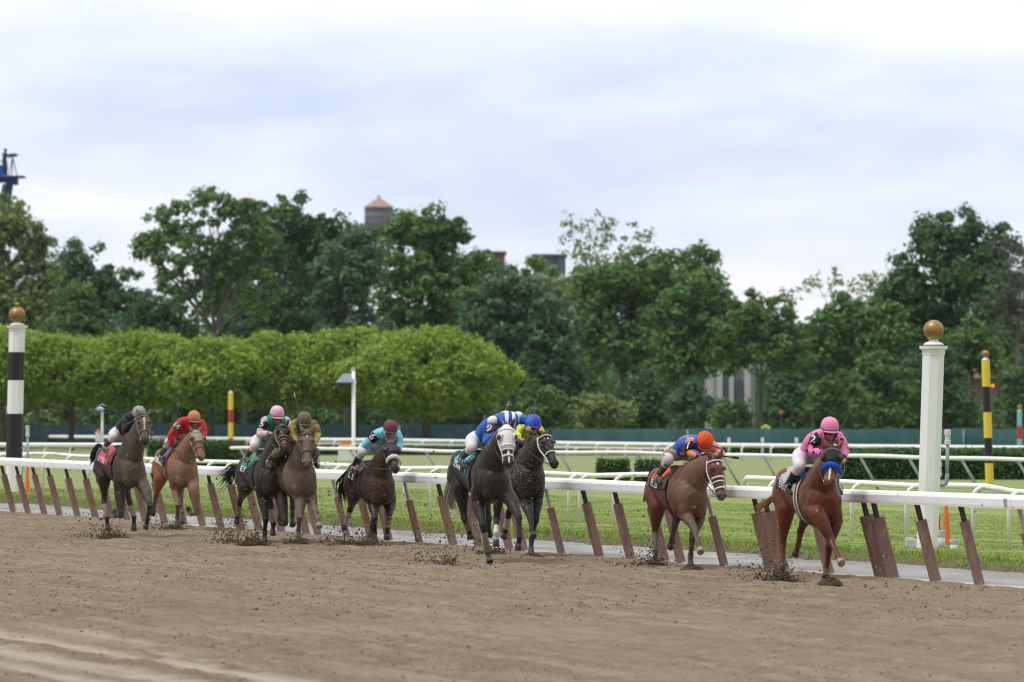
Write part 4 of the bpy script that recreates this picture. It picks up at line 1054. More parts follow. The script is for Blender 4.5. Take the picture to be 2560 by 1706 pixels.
# ------------------------------------------------------------------ horses and riders
def V3(*a): return Vector(a)
class Frame:
    """local axes of one horse: x forward, y to its left, z up; read from the photo's pixels"""
    def __init__(self, crop, ground_py, s_g, chest, rump):
        self.crop = crop
        Yg = CAMZ * F / (ground_py - HY)
        c, r = self.S(chest), self.S(rump)
        th = R(16)
        for _ in range(8):
            Yc = Yg + s_g * math.cos(th)
            Ych, Yr = Yc - .72 * math.cos(th), Yc + .62 * math.cos(th)
            Xch, Xr = (c[0] - CX) * Ych / F, (r[0] - CX) * Yr / F
            th = math.asin(max(-.6, min(.6, (Xch - Xr) / 1.34)))
        self.th, self.Yc, self.Xc = th, Yc, Xch - .72 * math.sin(th)
        self.sn, self.cs = math.sin(th), math.cos(th)
        self.zch = CAMZ - (c[1] - HY) * Ych / F
        self.zr = CAMZ - (r[1] - HY) * Yr / F
    def S(self, p): return (self.crop[0] + p[0] / self.crop[2], self.crop[1] + p[1] / self.crop[2])
    def loc(self, p, s):
        """local point at forward offset s that is seen at crop pixel p"""
        px, py = self.S(p); a = px - CX
        l = (a * (self.Yc - s * self.cs) - F * (self.Xc + s * self.sn)) / (F * self.cs - a * self.sn)
        Y = self.Yc - s * self.cs + l * self.sn
        return Vector((s, l, CAMZ - (py - HY) * Y / F))
    def cam_dir(self, p):
        """local unit vector from local point p to the camera"""
        w = self.world(p); d = Vector((0, 0, CAMZ)) - w
        return Vector((d.x * self.sn - d.y * self.cs, d.x * self.cs + d.y * self.sn, d.z)).normalized()
    def world(self, p):
        return Vector((self.Xc + p[0] * self.sn + p[1] * self.cs, self.Yc - p[0] * self.cs + p[1] * self.sn, p[2]))
    def dz(self, s):
        t = (s + .62) / 1.34
        return (self.zr - 1.245) * (1 - t) + (self.zch - 1.12) * t

def fit_chain(fr, first, px, lens, s0, l0, ws=.28, wl=.07):
    """joint depths of a limb so that bones keep their length: first is a fixed local point or None"""
    n = len(px); s = np.array(s0, float)
    def pts(s): return [fr.loc(px[i], s[i]) for i in range(n)]
    def res(s):
        P = pts(s); r = []
        Q = ([first] if first is not None else []) + P
        for i in range(len(Q) - 1): r.append(((Q[i + 1] - Q[i]).length - lens[i]) / .025)
        for i in range(n): r += [(P[i].y - l0[i]) / wl, (s[i] - s0[i]) / ws]
        return np.array(r)
    for _ in range(30):
        r = res(s); J = np.zeros((len(r), n))
        for j in range(n):
            e = np.zeros(n); e[j] = 1e-4; J[:, j] = (res(s + e) - r) / 1e-4
        s = s - np.clip(np.linalg.solve(J.T @ J + 1e-2 * np.eye(n), J.T @ r), -.12, .12)
    return pts(s)

TORSO = [(-.82, 1.28, .08, .12), (-.74, 1.27, .17, .20), (-.60, 1.255, .245, .275), (-.42, 1.25, .270, .30), (-.22, 1.225, .255, .285), (0, 1.20, .268, .300), (.20, 1.185, .272, .335), (.38, 1.185, .258, .365),
         (.52, 1.175, .262, .345), (.64, 1.15, .245, .290), (.73, 1.13, .195, .220), (.79, 1.12, .11, .125)]
def torso_at(s):
    a = np.array(TORSO); return [float(np.interp(s, a[:, 0], a[:, k])) for k in (1, 2, 3)]

def coat_mat(name, base, dark, mud=None, mud_x=(.35, .75), mud_amt=.8, low=.5, speck=None, face_mud=0.0, gloss=.5):
    k = NT(name); co = k.coord('Object'); X, Yv, Z = k.xyz(co)
    n1_ = k.noise(2.4, 4, .6, co); n2_ = k.noise(11, 4, .65, co); n3_ = k.noise(70, 2, .5, co)
    c = k.mix(k.ramp(n1_, [(.35, 0.0), (.7, 1.0)]), dark, base)
    if mud:
        mx_ = k.math('MULTIPLY', k.math('SUBTRACT', X, mud_x[0]), 1 / (mud_x[1] - mud_x[0]), clamp=True)
        lo = k.math('MULTIPLY', k.math('SUBTRACT', low, Z), 2.5, clamp=True)
        hi = k.math('MULTIPLY', k.math('SUBTRACT', X, 1.0), 6.0, clamp=True)
        nx = k.xyz(k.coord('Normal'))[0]                      # flung mud sticks to what faces forward
        mx_ = k.math('MULTIPLY', mx_, k.math('ADD', k.math('MULTIPLY', nx, 1.7), .12, clamp=True))
        m_ = k.math('MAXIMUM', k.math('MULTIPLY', mx_, mud_amt), k.math('MULTIPLY', lo, min(1, mud_amt + .2)))
        m_ = k.math('SUBTRACT', m_, k.math('MULTIPLY', hi, max(0, mud_amt - face_mud)), clamp=True)
        m_ = k.math('MULTIPLY', m_, k.ramp(k.math('ADD', k.math('MULTIPLY', n1_, .6), k.math('MULTIPLY', n2_, .4)), [(.30, .15), (.55, 1.0)]))
        c = k.mix(m_, c, k.mix(n2_, tuple(q * .75 for q in mud), tuple(min(1, q * 1.2) for q in mud)))
    if speck:
        c = k.mix(k.ramp(k.noise(52, 1, .4, co), [(speck[1], 0.0), (speck[1] + .02, .9)]), c, speck[0])
    mus = k.noise(5.5, 3, .55, co, (1, 1, .6))
    k.bump(k.math('ADD', k.math('MULTIPLY', mus, 1.0), k.math('MULTIPLY', n3_, .10)), .5, .035)
    rg = k.ramp(n1_, [(.3, gloss - .10), (.7, gloss + .06)])
    if mud: rg = k.math('ADD', rg, k.math('MULTIPLY', m_, .35), clamp=True)
    return k.done(c, rg, .32)

def strip_ring(m, c, ax_s, ax_u, a, b, r, a0=0, a1=2 * math.pi, n=22):
    """round strap following an ellipse (a along ax_s, b along ax_u)"""
    pts = [c + ax_s * (a * math.cos(a0 + (a1 - a0) * i / n)) + ax_u * (b * math.sin(a0 + (a1 - a0) * i / n)) for i in range(n + 1)]
    m.loft(pts, r, n=6)

def text_geo(txt):
    cu = bpy.data.curves.new('txt', 'FONT'); cu.body = txt; cu.size = 1; cu.align_x = 'CENTER'; cu.align_y = 'CENTER'; cu.offset = .018
    o = bpy.data.objects.new('txt', cu); COL.objects.link(o)
    me = bpy.data.meshes.new_from_object(o.evaluated_get(bpy.context.evaluated_depsgraph_get()))
    v = [p.co.copy() for p in me.vertices]; f = [tuple(p.vertices) for p in me.polygons]
    bpy.data.objects.remove(o); bpy.data.curves.remove(cu); bpy.data.meshes.remove(me)
    return v, f

HEAD = [(-.06, .060, .060, -.030), (.02, .092, .098, -.035), (.14, .110, .120, -.040), (.27, .118, .138, -.048), (.40, .106, .142, -.058), (.54, .082, .112, -.042), (.68, .066, .086, -.024),
        (.82, .064, .074, -.014), (.92, .067, .070, -.014), (.99, .056, .055, -.016), (1.03, .030, .030, -.018)]
def head_at(t):
    a = np.array(HEAD); return [float(np.interp(t, a[:, 0], a[:, k])) for k in (1, 2, 3)]
HL = .62
m_eye = paint('eye_dark', (.008, .006, .005), .08, .8, .1, 20); m_nostril = paint('nostril_dark', (.010, .007, .006), .6, .3, .1, 20)
m_hoof = paint('hoof_horn', (.055, .045, .038), .55, .4, .25, 18); m_hoof_l = paint('hoof_pale', (.34, .25, .17), .55, .4, .2, 18)
m_blackleather = paint('black_leather', (.012, .011, .011), .42, .5, .2, 12); m_brownleather = paint('brown_leather', (.10, .055, .03), .5, .4, .2, 12)
m_girth_w = paint('girth_white', (.62, .58, .50), .7, .2, .1, 10); m_steel = paint('bit_steel', (.45, .46, .48), .25, .6, .1, 10, .8)
m_strapw = paint('strap_white', (.74, .73, .72), .5, .4, .08, 14); m_strapg = paint('strap_mud', (.27, .24, .20), .6, .3, .15, 14)

def horse(D):
    fr = Frame(D['crop'], D['g'], D['sg'], D['chest'], D['rump']); D['fr'] = fr
    root = empty('racehorse', (fr.Xc, fr.Yc, 0), fr.th - math.pi / 2, D['label'], 'horse', 'racehorses galloping along the rail')
    D['root'] = root
    dz = fr.dz
    m = MB()
    # trunk
    P = [V3(s, 0, z + dz(s)) for s, z, a, b in TORSO]
    m.loft(P, [t[2] for t in TORSO], [t[3] for t in TORSO], (0, 0, 1), 22, False)
    for sd in (-1, 1):
        m.ell(V3(-.50, sd * .13, 1.33 + dz(-.5)), (.26, .135, .20)); m.ell(V3(-.62, sd * .14, 1.12 + dz(-.6)), (.15, .105, .24))      # croup and buttock
        m.ell(V3(.46, sd * .185, 1.18 + dz(.46)), (.15, .105, .28), Matrix.Rotation(-.35, 3, 'Y')); m.ell(V3(.66, sd * .105, 1.05 + dz(.7)), (.105, .105, .17))  # shoulder, breast
    m.ell(V3(.34, 0, 1.47 + dz(.34)), (.22, .075, .10))       # withers
    # neck
    pol = fr.loc(D['poll'], D.get('spoll', 1.12)); D['pol'] = pol
    nose = fit_chain(fr, pol, [D['nose']], [HL], [pol.x + D.get('dn', .36)], [fr.loc(D['nose'], pol.x + .36).y], .3, .5)[0]
    ax = (nose - pol).normalized(); sd_v = ax.cross(V3(0, 0, 1)).normalized(); uu = sd_v.cross(ax).normalized()   # sd_v = horse's right
    D['ax'], D['hs'], D['hu'], D['nosep'] = ax, sd_v, uu, nose
    hp = lambda t, a=0, b=0: pol + ax * (t * HL) + sd_v * a + uu * b
    D['hp'] = hp
    nb = V3(.38, 0, 1.24 + dz(.38)); ne = hp(.06, 0, -.05)
    pts, ra, rb = [], [], []
    for i in range(8):
        t = i / 7; q = nb.lerp(ne, t); q.z += .07 * math.sin(math.pi * t) * (1 if ne.z > nb.z else .4); q.x += .02 * math.sin(math.pi * t)
        pts.append(q); ra.append(float(np.interp(t, [0, .3, .6, 1], [.265, .195, .140, .100]))); rb.append(float(np.interp(t, [0, .3, .6, 1], [.35, .265, .195, .135])))
    m.loft(pts, ra, rb, (0, 0, 1), 16, True)
    D['neckpts'] = (pts, rb)
    # head
    hpts = [hp(t, 0, o) for t, a, b, o in HEAD]
    m.loft(hpts, [h[1] for h in HEAD], [h[2] for h in HEAD], uu, 16, False)
    for q in (-1, 1):
        m.ell(hp(.27, q * .086, .048), (.045, .035, .035)); m.ell(hp(.90, q * .044, .022), (.035, .026, .03)); m.ell(hp(.38, q * .072, -.09), (.075, .035, .07))
    m.ell(hp(.90, 0, -.062), (.05, .04, .032))
    # legs
    hooves, joints = [], {}
    for nm in ('RF', 'LF', 'RH', 'LH'):
        L = D[nm]; q = -1 if nm[0] == 'R' else 1
        if nm[1] == 'F':
            px, s0 = L[0], L[1]
            J = fit_chain(fr, None, px, [.40, .31, .17], s0, [q * .155, q * .11, q * .09, q * .08])
            el, kn, fe, ho = J
            m.loft([V3(.50, q * .14, 1.26 + dz(.5)), V3(.46, q * .155, 1.08 + dz(.46)).lerp(el, .35), el], [.13, .135, .108], n=12, round_ends=True)
            d1, d2 = kn - el, fe - kn
            m.ell(el + d1 * .22 + V3(.03, q * .02, 0), (.075, .062, .11))
            m.loft([el, el + d1 * .30, el + d1 * .65, el + d1 * .90, kn, kn + d2 * .14, kn + d2 * .45, kn + d2 * .85, fe], [.108, .100, .072, .056, .060, .050, .038, .038, .048], n=12, round_ends=True)
        else:
            st = V3(-.37, q * .175, 1.00 + dz(-.37))
            J = fit_chain(fr, st, L[0], [.45, .37, .17], L[1], [q * .13, q * .11, q * .10])
            ho = J[2]; kn, fe = J[0], J[1]
            m.loft([V3(-.52, q * .12, 1.24 + dz(-.52)), V3(-.50, q * .15, 1.10 + dz(-.5)), st], [.19, .185, .130], n=12, round_ends=True)
            m.loft([V3(-.60, q * .13, 1.10 + dz(-.6)), V3(-.55, q * .15, .98 + dz(-.55)).lerp(kn, .15), st.lerp(kn, .45)], [.13, .115, .085], n=12, round_ends=True)
            d1, d2 = kn - st, fe - kn
            m.loft([st, st + d1 * .3, st + d1 * .6, st + d1 * .88, kn, kn + d2 * .15, kn + d2 * .5, kn + d2 * .86, fe], [.130, .108, .076, .052, .058, .052, .041, .040, .050], n=12, round_ends=True)
            hk = (d1.normalized() - d2.normalized())
            m.ell(kn + hk * .022, (.042, .034, .048))
        pd = (ho - fe).normalized(); cor = fe + (ho - fe) * .52
        m.loft([fe, fe + (ho - fe) * .28, cor, cor + pd * .03], [.047, .037, .044, .046], n=10, round_ends=True)
        hooves.append((nm, cor, ho, pd)); joints[nm] = (kn, fe, ho)
    D['joints'] = joints
    body = vox('body', m, .0125, 6, D['coat'], root); D['body'] = body
    me = body.data; me.materials.append(D['points']); me.materials.append(D['mark'])
    nf = len(me.polygons); cen = np.zeros(nf * 3, np.float32); me.polygons.foreach_get('center', cen); cen = cen.reshape(-1, 3)
    mi = np.zeros(nf, np.int32)
    pa, av, sv, uv_ = (np.array(v[:]) for v in (pol, ax, sd_v, uu))
    rel_ = cen - pa; t_ = rel_ @ av / HL; a_ = rel_ @ sv; b_ = rel_ @ uv_
    inhead = (t_ > -.1) & (t_ < 1.1) & (np.abs(a_) < .14) & (np.abs(b_) < .22) & (cen[:, 0] > .75)
    if D.get('dark_points', True):
        for nm in joints:
            kn, fe, ho = (np.array(x[:]) for x in joints[nm])
            for A, B, rad in ((kn + (fe - kn) * -.05, fe, .11), (fe, ho, .10)):
                ab = B - A; tt = np.clip(((cen - A) @ ab) / (ab @ ab), 0, 1); d = np.linalg.norm(cen - (A + tt[:, None] * ab), axis=1)
                mi[(d < rad) & (d < .085)] = 1
        mi[inhead & (t_ > .84)] = 1
    for (t0, t1, w0, w1) in D.get('blaze', []):
        w = w0 + (w1 - w0) * np.clip((t_ - t0) / (t1 - t0), 0, 1)
        mi[inhead & (b_ > -.02) & (t_ > t0) & (t_ < t1) & (np.abs(a_) < w)] = 2
    for (t0, hgt, wid) in D.get('star', []):
        mi[inhead & (b_ > -.0) & (np.abs(t_ - t0) / hgt + np.abs(a_) / wid < 1)] = 2
    for nm, f0 in D.get('socks', []):
        kn, fe, ho = (np.array(x[:]) for x in joints[nm]); A = kn + (fe - kn) * f0
        ab = fe - A; tt = np.clip(((cen - A) @ ab) / (ab @ ab), 0, 1.4); d = np.linalg.norm(cen - (A + tt[:, None] * ab), axis=1)
        mi[(d < .075) & (((cen - A) @ ab) > 0)] = 2
    me.polygons.foreach_set('material_index', mi)
    # hooves
    for nm, cor, ho, pd in hooves:
        q = MB(); fw = V3(1, 0, 0) - pd * pd.x
        fw = fw.normalized() if fw.length > .2 else V3(0, 0, 1)
        e = ho - cor
        q.loft([cor - pd * .004, cor + e * .5 + fw * .006, ho + fw * .014 - pd * .006, ho + fw * .014], [.044, .048, .053, .050], [.044, .052, .060, .056], fw, 14)
        q.build('hoof', m_hoof_l if nm in D.get('pale_hoof', ()) else m_hoof, root, True)
    # ears, eyes, nostrils
    ear_dir = D.get('ear', .45)
    for q in (-1, 1):
        b = hp(-.02, q * .066, .015); d = (-ax * .62 + uu * ear_dir * .4 + sd_v * q * .42 + V3(0, 0, .15)).normalized()
        e = MB(); e.loft([b - d * .03, b + d * .02, b + d * .06, b + d * .10, b + d * .135], [.028, .036, .033, .020, .004], [.022, .020, .016, .010, .003], uu, 10); e.build('ear', D['coat'], root, True)
        e = MB(); e.ell(hp(.285, q * .113, .044), (.021, .019, .020), None, 10, 7); e.build('eye', m_eye, root, True)
        e = MB(); e.ell(hp(.945, q * .052, .020), (.018, .014, .017), None, 10, 7); e.build('nostril', m_nostril, root, True)
    # mouth line and lower lip
    # mane and forelock
    hair = D['hair']; q = MB(); npts, nrb = D['neckpts']
    crest = []
    for j in range(1, 8):
        tg = (npts[min(7, j + 1)] - npts[j - 1]).normalized(); upn = (V3(0, 0, 1) - tg * tg.z).normalized(); crest.append(npts[j] + upn * (nrb[j] - .012))
    crest.append(hp(.02, 0, .05)); q.loft(crest, [.016] * len(crest), n=6)
    for i in range(90):
        t = random.uniform(.12, .99) * 7; j = min(6, int(t)); f = t - j
        c = npts[j].lerp(npts[j + 1], f); tg = (npts[j + 1] - npts[j]).normalized(); upn = (V3(0, 0, 1) - tg * tg.z).normalized()
        rbv = nrb[j] + (nrb[j + 1] - nrb[j]) * f
        b = c + upn * (rbv - .01); side = random.choice((-1, 1, 1)) * random.uniform(.02, .07)
        L = random.uniform(.07, .15); tip = b + upn * random.uniform(.0, .05) - tg * L * .7 + V3(0, side, -.03)
        q.loft([b - upn * .02, b.lerp(tip, .5) + upn * .03, tip], [.012, .010, .003], n=5)
    for i in range(0 if D['tack'].get('hood') else 7):
        b = hp(.0, random.uniform(-.03, .03), .055); q.loft([b, b + ax * .05 + uu * .025 + sd_v * random.uniform(-.02, .02), b + ax * random.uniform(.07, .12) + uu * .012 + sd_v * random.uniform(-.04, .04)], [.010, .008, .003], n=5)
    q.build('mane', hair, root, True)
    # tail
    tb = V3(-.80, 0, 1.42 + dz(-.8)); q = MB()
    tp = [fr.loc(p, s) for p, s in D['tail']]
    for i in range(D.get('tail_n', 46)):
        sp = random.uniform(.35, 1.0) * D.get('tail_w', .09); o = V3(*(max(-1.5, min(1.5, random.gauss(0, 1))) for _ in range(3))) * sp
        path = [tb + V3(-.0, random.uniform(-.02, .02), random.uniform(-.02, .02))]
        for j, p in enumerate(tp):
            path.append(p + o * ((j + 1) / len(tp)) * (1 + .3 * random.random()))
        cut = random.uniform(.65, 1.0); path[-1] = path[-2].lerp(path[-1], cut)
        # smooth the strand
        sm_ = []
        for a in range(len(path) - 1):
            p0, p1, p2, p3 = path[max(a - 1, 0)], path[a], path[a + 1], path[min(a + 2, len(path) - 1)]
            for tt in (0, .33, .66):
                sm_.append(.5 * ((2 * p1) + (p2 - p0) * tt + (2 * p0 - 5 * p1 + 4 * p2 - p3) * tt * tt + (3 * p1 - p0 - 3 * p2 + p3) * tt ** 3))
        sm_.append(path[-1]); n_ = len(sm_)
        q.loft(sm_, [.016 * (1 - .75 * (a / (n_ - 1))) for a in range(n_)], n=5)
    q.loft([tb + V3(.06, 0, .0), tb + V3(-.04, 0, -.0), tb.lerp(tp[0], .7)], [.05, .045, .03], n=8, round_ends=True)
    q.build('tail', D.get('tail_mat', hair), root, True)
    tack(D, root, fr, hp, ax, sd_v, uu)
    return root

def torso_pt(fr, s, ph, off):
    """point on the barrel at forward offset s, angle ph from the top (plus = horse's right), off above the skin"""
    z, a, b = torso_at(s)
    return V3(s, -(a + off) * math.sin(ph), z + fr.dz(s) + (b + off) * math.cos(ph))
def torso_patch(fr, s0, s1, p0, p1, off, ns=10, np_=24, slant=0.0):
    vs_, fs_ = [], []
    for i in range(ns + 1):
        for j in range(np_ + 1):
            ph = p0 + (p1 - p0) * j / np_; s = s0 + (s1 - s0) * i / ns - slant * abs(ph)
            vs_.append(torso_pt(fr, s, ph, off + .004 * math.sin(i * 1.7) * math.sin(j * 1.1)))
    for i in range(ns):
        for j in range(np_):
            a = i * (np_ + 1) + j; fs_.append((a, a + 1, a + np_ + 2, a + np_ + 1))
    return vs_, fs_
def solid(o, th):
    md = o.modifiers.new('t', 'SOLIDIFY'); md.thickness = th; md.offset = 1; return o

def tack(D, root, fr, hp, ax, sv, uu):
    T = D['tack']
    bm = T.get('bridle_mat', m_blackleather)
    q = MB(); rr = T.get('strap', .0085)
    def ring(t, grow=.006, r=rr, a0=0, a1=2 * math.pi, dt=0, mb_=None):
        a, b, o = head_at(t); strip_ring(mb_ or q, hp(t, 0, o), sv, uu, a + grow, b + grow, r, a0, a1)
    ring(.10, .012, rr, math.radians(10), math.radians(170))
    ring(.60, .008, rr)
    if T.get('figure8'): ring(.50, .010, rr * 1.2, .3, 2.85); ring(.76, .008, rr * 1.2)
    for sg in (-1, 1):
        pts = []
        for t in (.02, .12, .25, .38, .52, .66, .80, .86):
            a, b, o = head_at(t); pts.append(hp(t, sg * (a + .008), o - .01 - .02 * t))
        q.loft(pts, rr, n=6)
    q.build('bridle', bm, root, True)
    for sg in (-1, 1):
        a, b, o = head_at(.86); q = MB(); c = hp(.86, sg * (a + .014), o - .03); strip_ring(q, c, ax, uu, .026, .026, .0055, n=12); q.build('bit_ring', m_steel, root, True)
    if T.get('hood'):
        t0, t1, hm_ = T['hood']; rows = [(t, *head_at(t)) for t in np.linspace(-.05, t1, 12)]
        q = MB(); n = 24; vs_, fs_ = [], []
        for t, a, b, o in rows:
            for k_ in range(n):
                w = 2 * math.pi * k_ / n
                vs_.append(hp(t, (a + .010) * math.cos(w), o + (b + .011) * math.sin(w)))
        for i in range(len(rows) - 1):
            for k_ in range(n):
                k2 = (k_ + 1) % n
                # leave holes for the eyes
                fs_.append((i * n + k_, i * n + k2, (i + 1) * n + k2, (i + 1) * n + k_))
        q.add(vs_, fs_); solid(q.build('hood', hm_, root, True), .005)
        for sg in (-1, 1):
            c = hp(.285, sg * .112, .042); d = (sv * sg * .65 + uu * .6 + ax * .25).normalized()
            q = MB(); q.loft([c - d * .02, c + d * .012, c + d * .024], [.056, .056, .050], n=16); cu = q.build('eye_cup', T['cup'][0], root, True)
            q = MB(); q.loft([c + d * .018, c + d * .028, c + d * .036], [.043, .040, .024], n=16); q.build('lens', T['cup'][1], cu, True)
    if T.get('roll'):
        mat_, t, r_ = T['roll']; a, b, o = head_at(t); q = MB(); n = 14
        pts = [hp(t, (a + .02) * math.cos(w), o + (b + .018) * math.sin(w)) for w in np.linspace(-.15, math.pi + .15, n)]
        q.loft(pts, [r_ * (.75 + .25 * math.sin(math.pi * i / (n - 1))) for i in range(n)], n=12, round_ends=True)
        q.build('nose_roll', mat_, root, True)
    # saddle cloth
    c = T['cloth']; s0, s1, p1 = c.get('ext', (-.44, .16, 1.46))
    q = MB(); q.add(*torso_patch(fr, s0, s1, -p1, p1, .012)); cl = solid(q.build('saddle_cloth', c['mat'], root, True), .008)
    if c.get('band'):
        for sg in (-1, 1):
            q = MB(); lo, hi = (p1 - .34, p1 + .01) if sg > 0 else (-p1 - .01, -p1 + .34); q.add(*torso_patch(fr, s0 - .012, s1 - .06, lo, hi, .024, 8, 6)); solid(q.build('cloth_band', c['band'], cl, True), .004)
    def put_text(txt, sc_, sm, pm, h, mat_, rot=0.0):
        v, f = text_geo(txt); xs = [p.x for p in v]; w = max(xs) - min(xs); q = MB()
        z, a, b = torso_at(sm)
        out_ = []
        for p in v:
            x = p.x / w * sc_; y = p.y * h
            if rot: x, y = x * math.cos(rot) - y * math.sin(rot), x * math.sin(rot) + y * math.cos(rot)
            out_.append(torso_pt(fr, sm + x, pm - y / (.5 * (a + b)), .034))
        q.add(out_, f); q.build('lettering', mat_, cl)
    if c.get('name'): put_text(c['name'], c.get('name_w', .30), (s0 + s1) / 2 - .07, p1 - .165, .115, m_strapw)
    if c.get('num'): put_text(c['num'][0], .15, (s0 + s1) / 2 - .10, .80, .36, c['num'][1], c['num'][2] if len(c['num']) > 2 else 0)
    # saddle, girth, stirrup leathers
    q = MB(); z, a, b = torso_at(.12); top = z + fr.dz(.12) + b
    q.ell(V3(.10, 0, top + .015), (.19, .12, .045)); q.ell(V3(.22, 0, top + .05), (.06, .07, .04)); q.ell(V3(-.05, 0, top + .05), (.06, .10, .035))
    q.add(*torso_patch(fr, .02, .24, -1.0, 1.0, .030, 6, 16)); q.build('saddle', T.get('saddle', m_blackleather), root, True)
    for i, (ds, gm) in enumerate(T.get('girth', [(0, m_blackleather)])):
        q = MB(); n = 40; vs_, fs_ = [], []; w_ = T.get('girth_w', .035)
        for j in range(n + 1):
            ph = 2 * math.pi * j / n
            for e in (-1, 1): vs_.append(torso_pt(fr, .20 + ds + e * w_ / 2 + .10 * (1 - math.cos(ph)) / 2, ph, .016))
        for j in range(n): fs_.append((2 * j, 2 * j + 1, 2 * j + 3, 2 * j + 2))
        q.add(vs_, fs_); solid(q.build('girth', gm, root, True), .006)
    if T.get('pad'):
        q = MB(); q.add(*torso_patch(fr, .12, .34, -.75, .75, .02, 6, 14)); solid(q.build('saddle_pad', T['pad'], root, True), .02)
    if T.get('flap'):
        q = MB(); q.add(*torso_patch(fr, .10, .30, -1.35, 1.35, .028, 6, 18)); solid(q.build('saddle_flap', T['flap'], root, True), .008)
    for nm in T.get('wraps', []):
        kn, fe, ho = D['joints'][nm]; q = MB(); d = fe - kn; q.loft([kn + d * .32, kn + d * .5, kn + d * .72, kn + d * .92], [.050, .047, .050, .056], n=14, round_ends=True); q.build('leg_wrap', T['wrap_mat'], root, True)
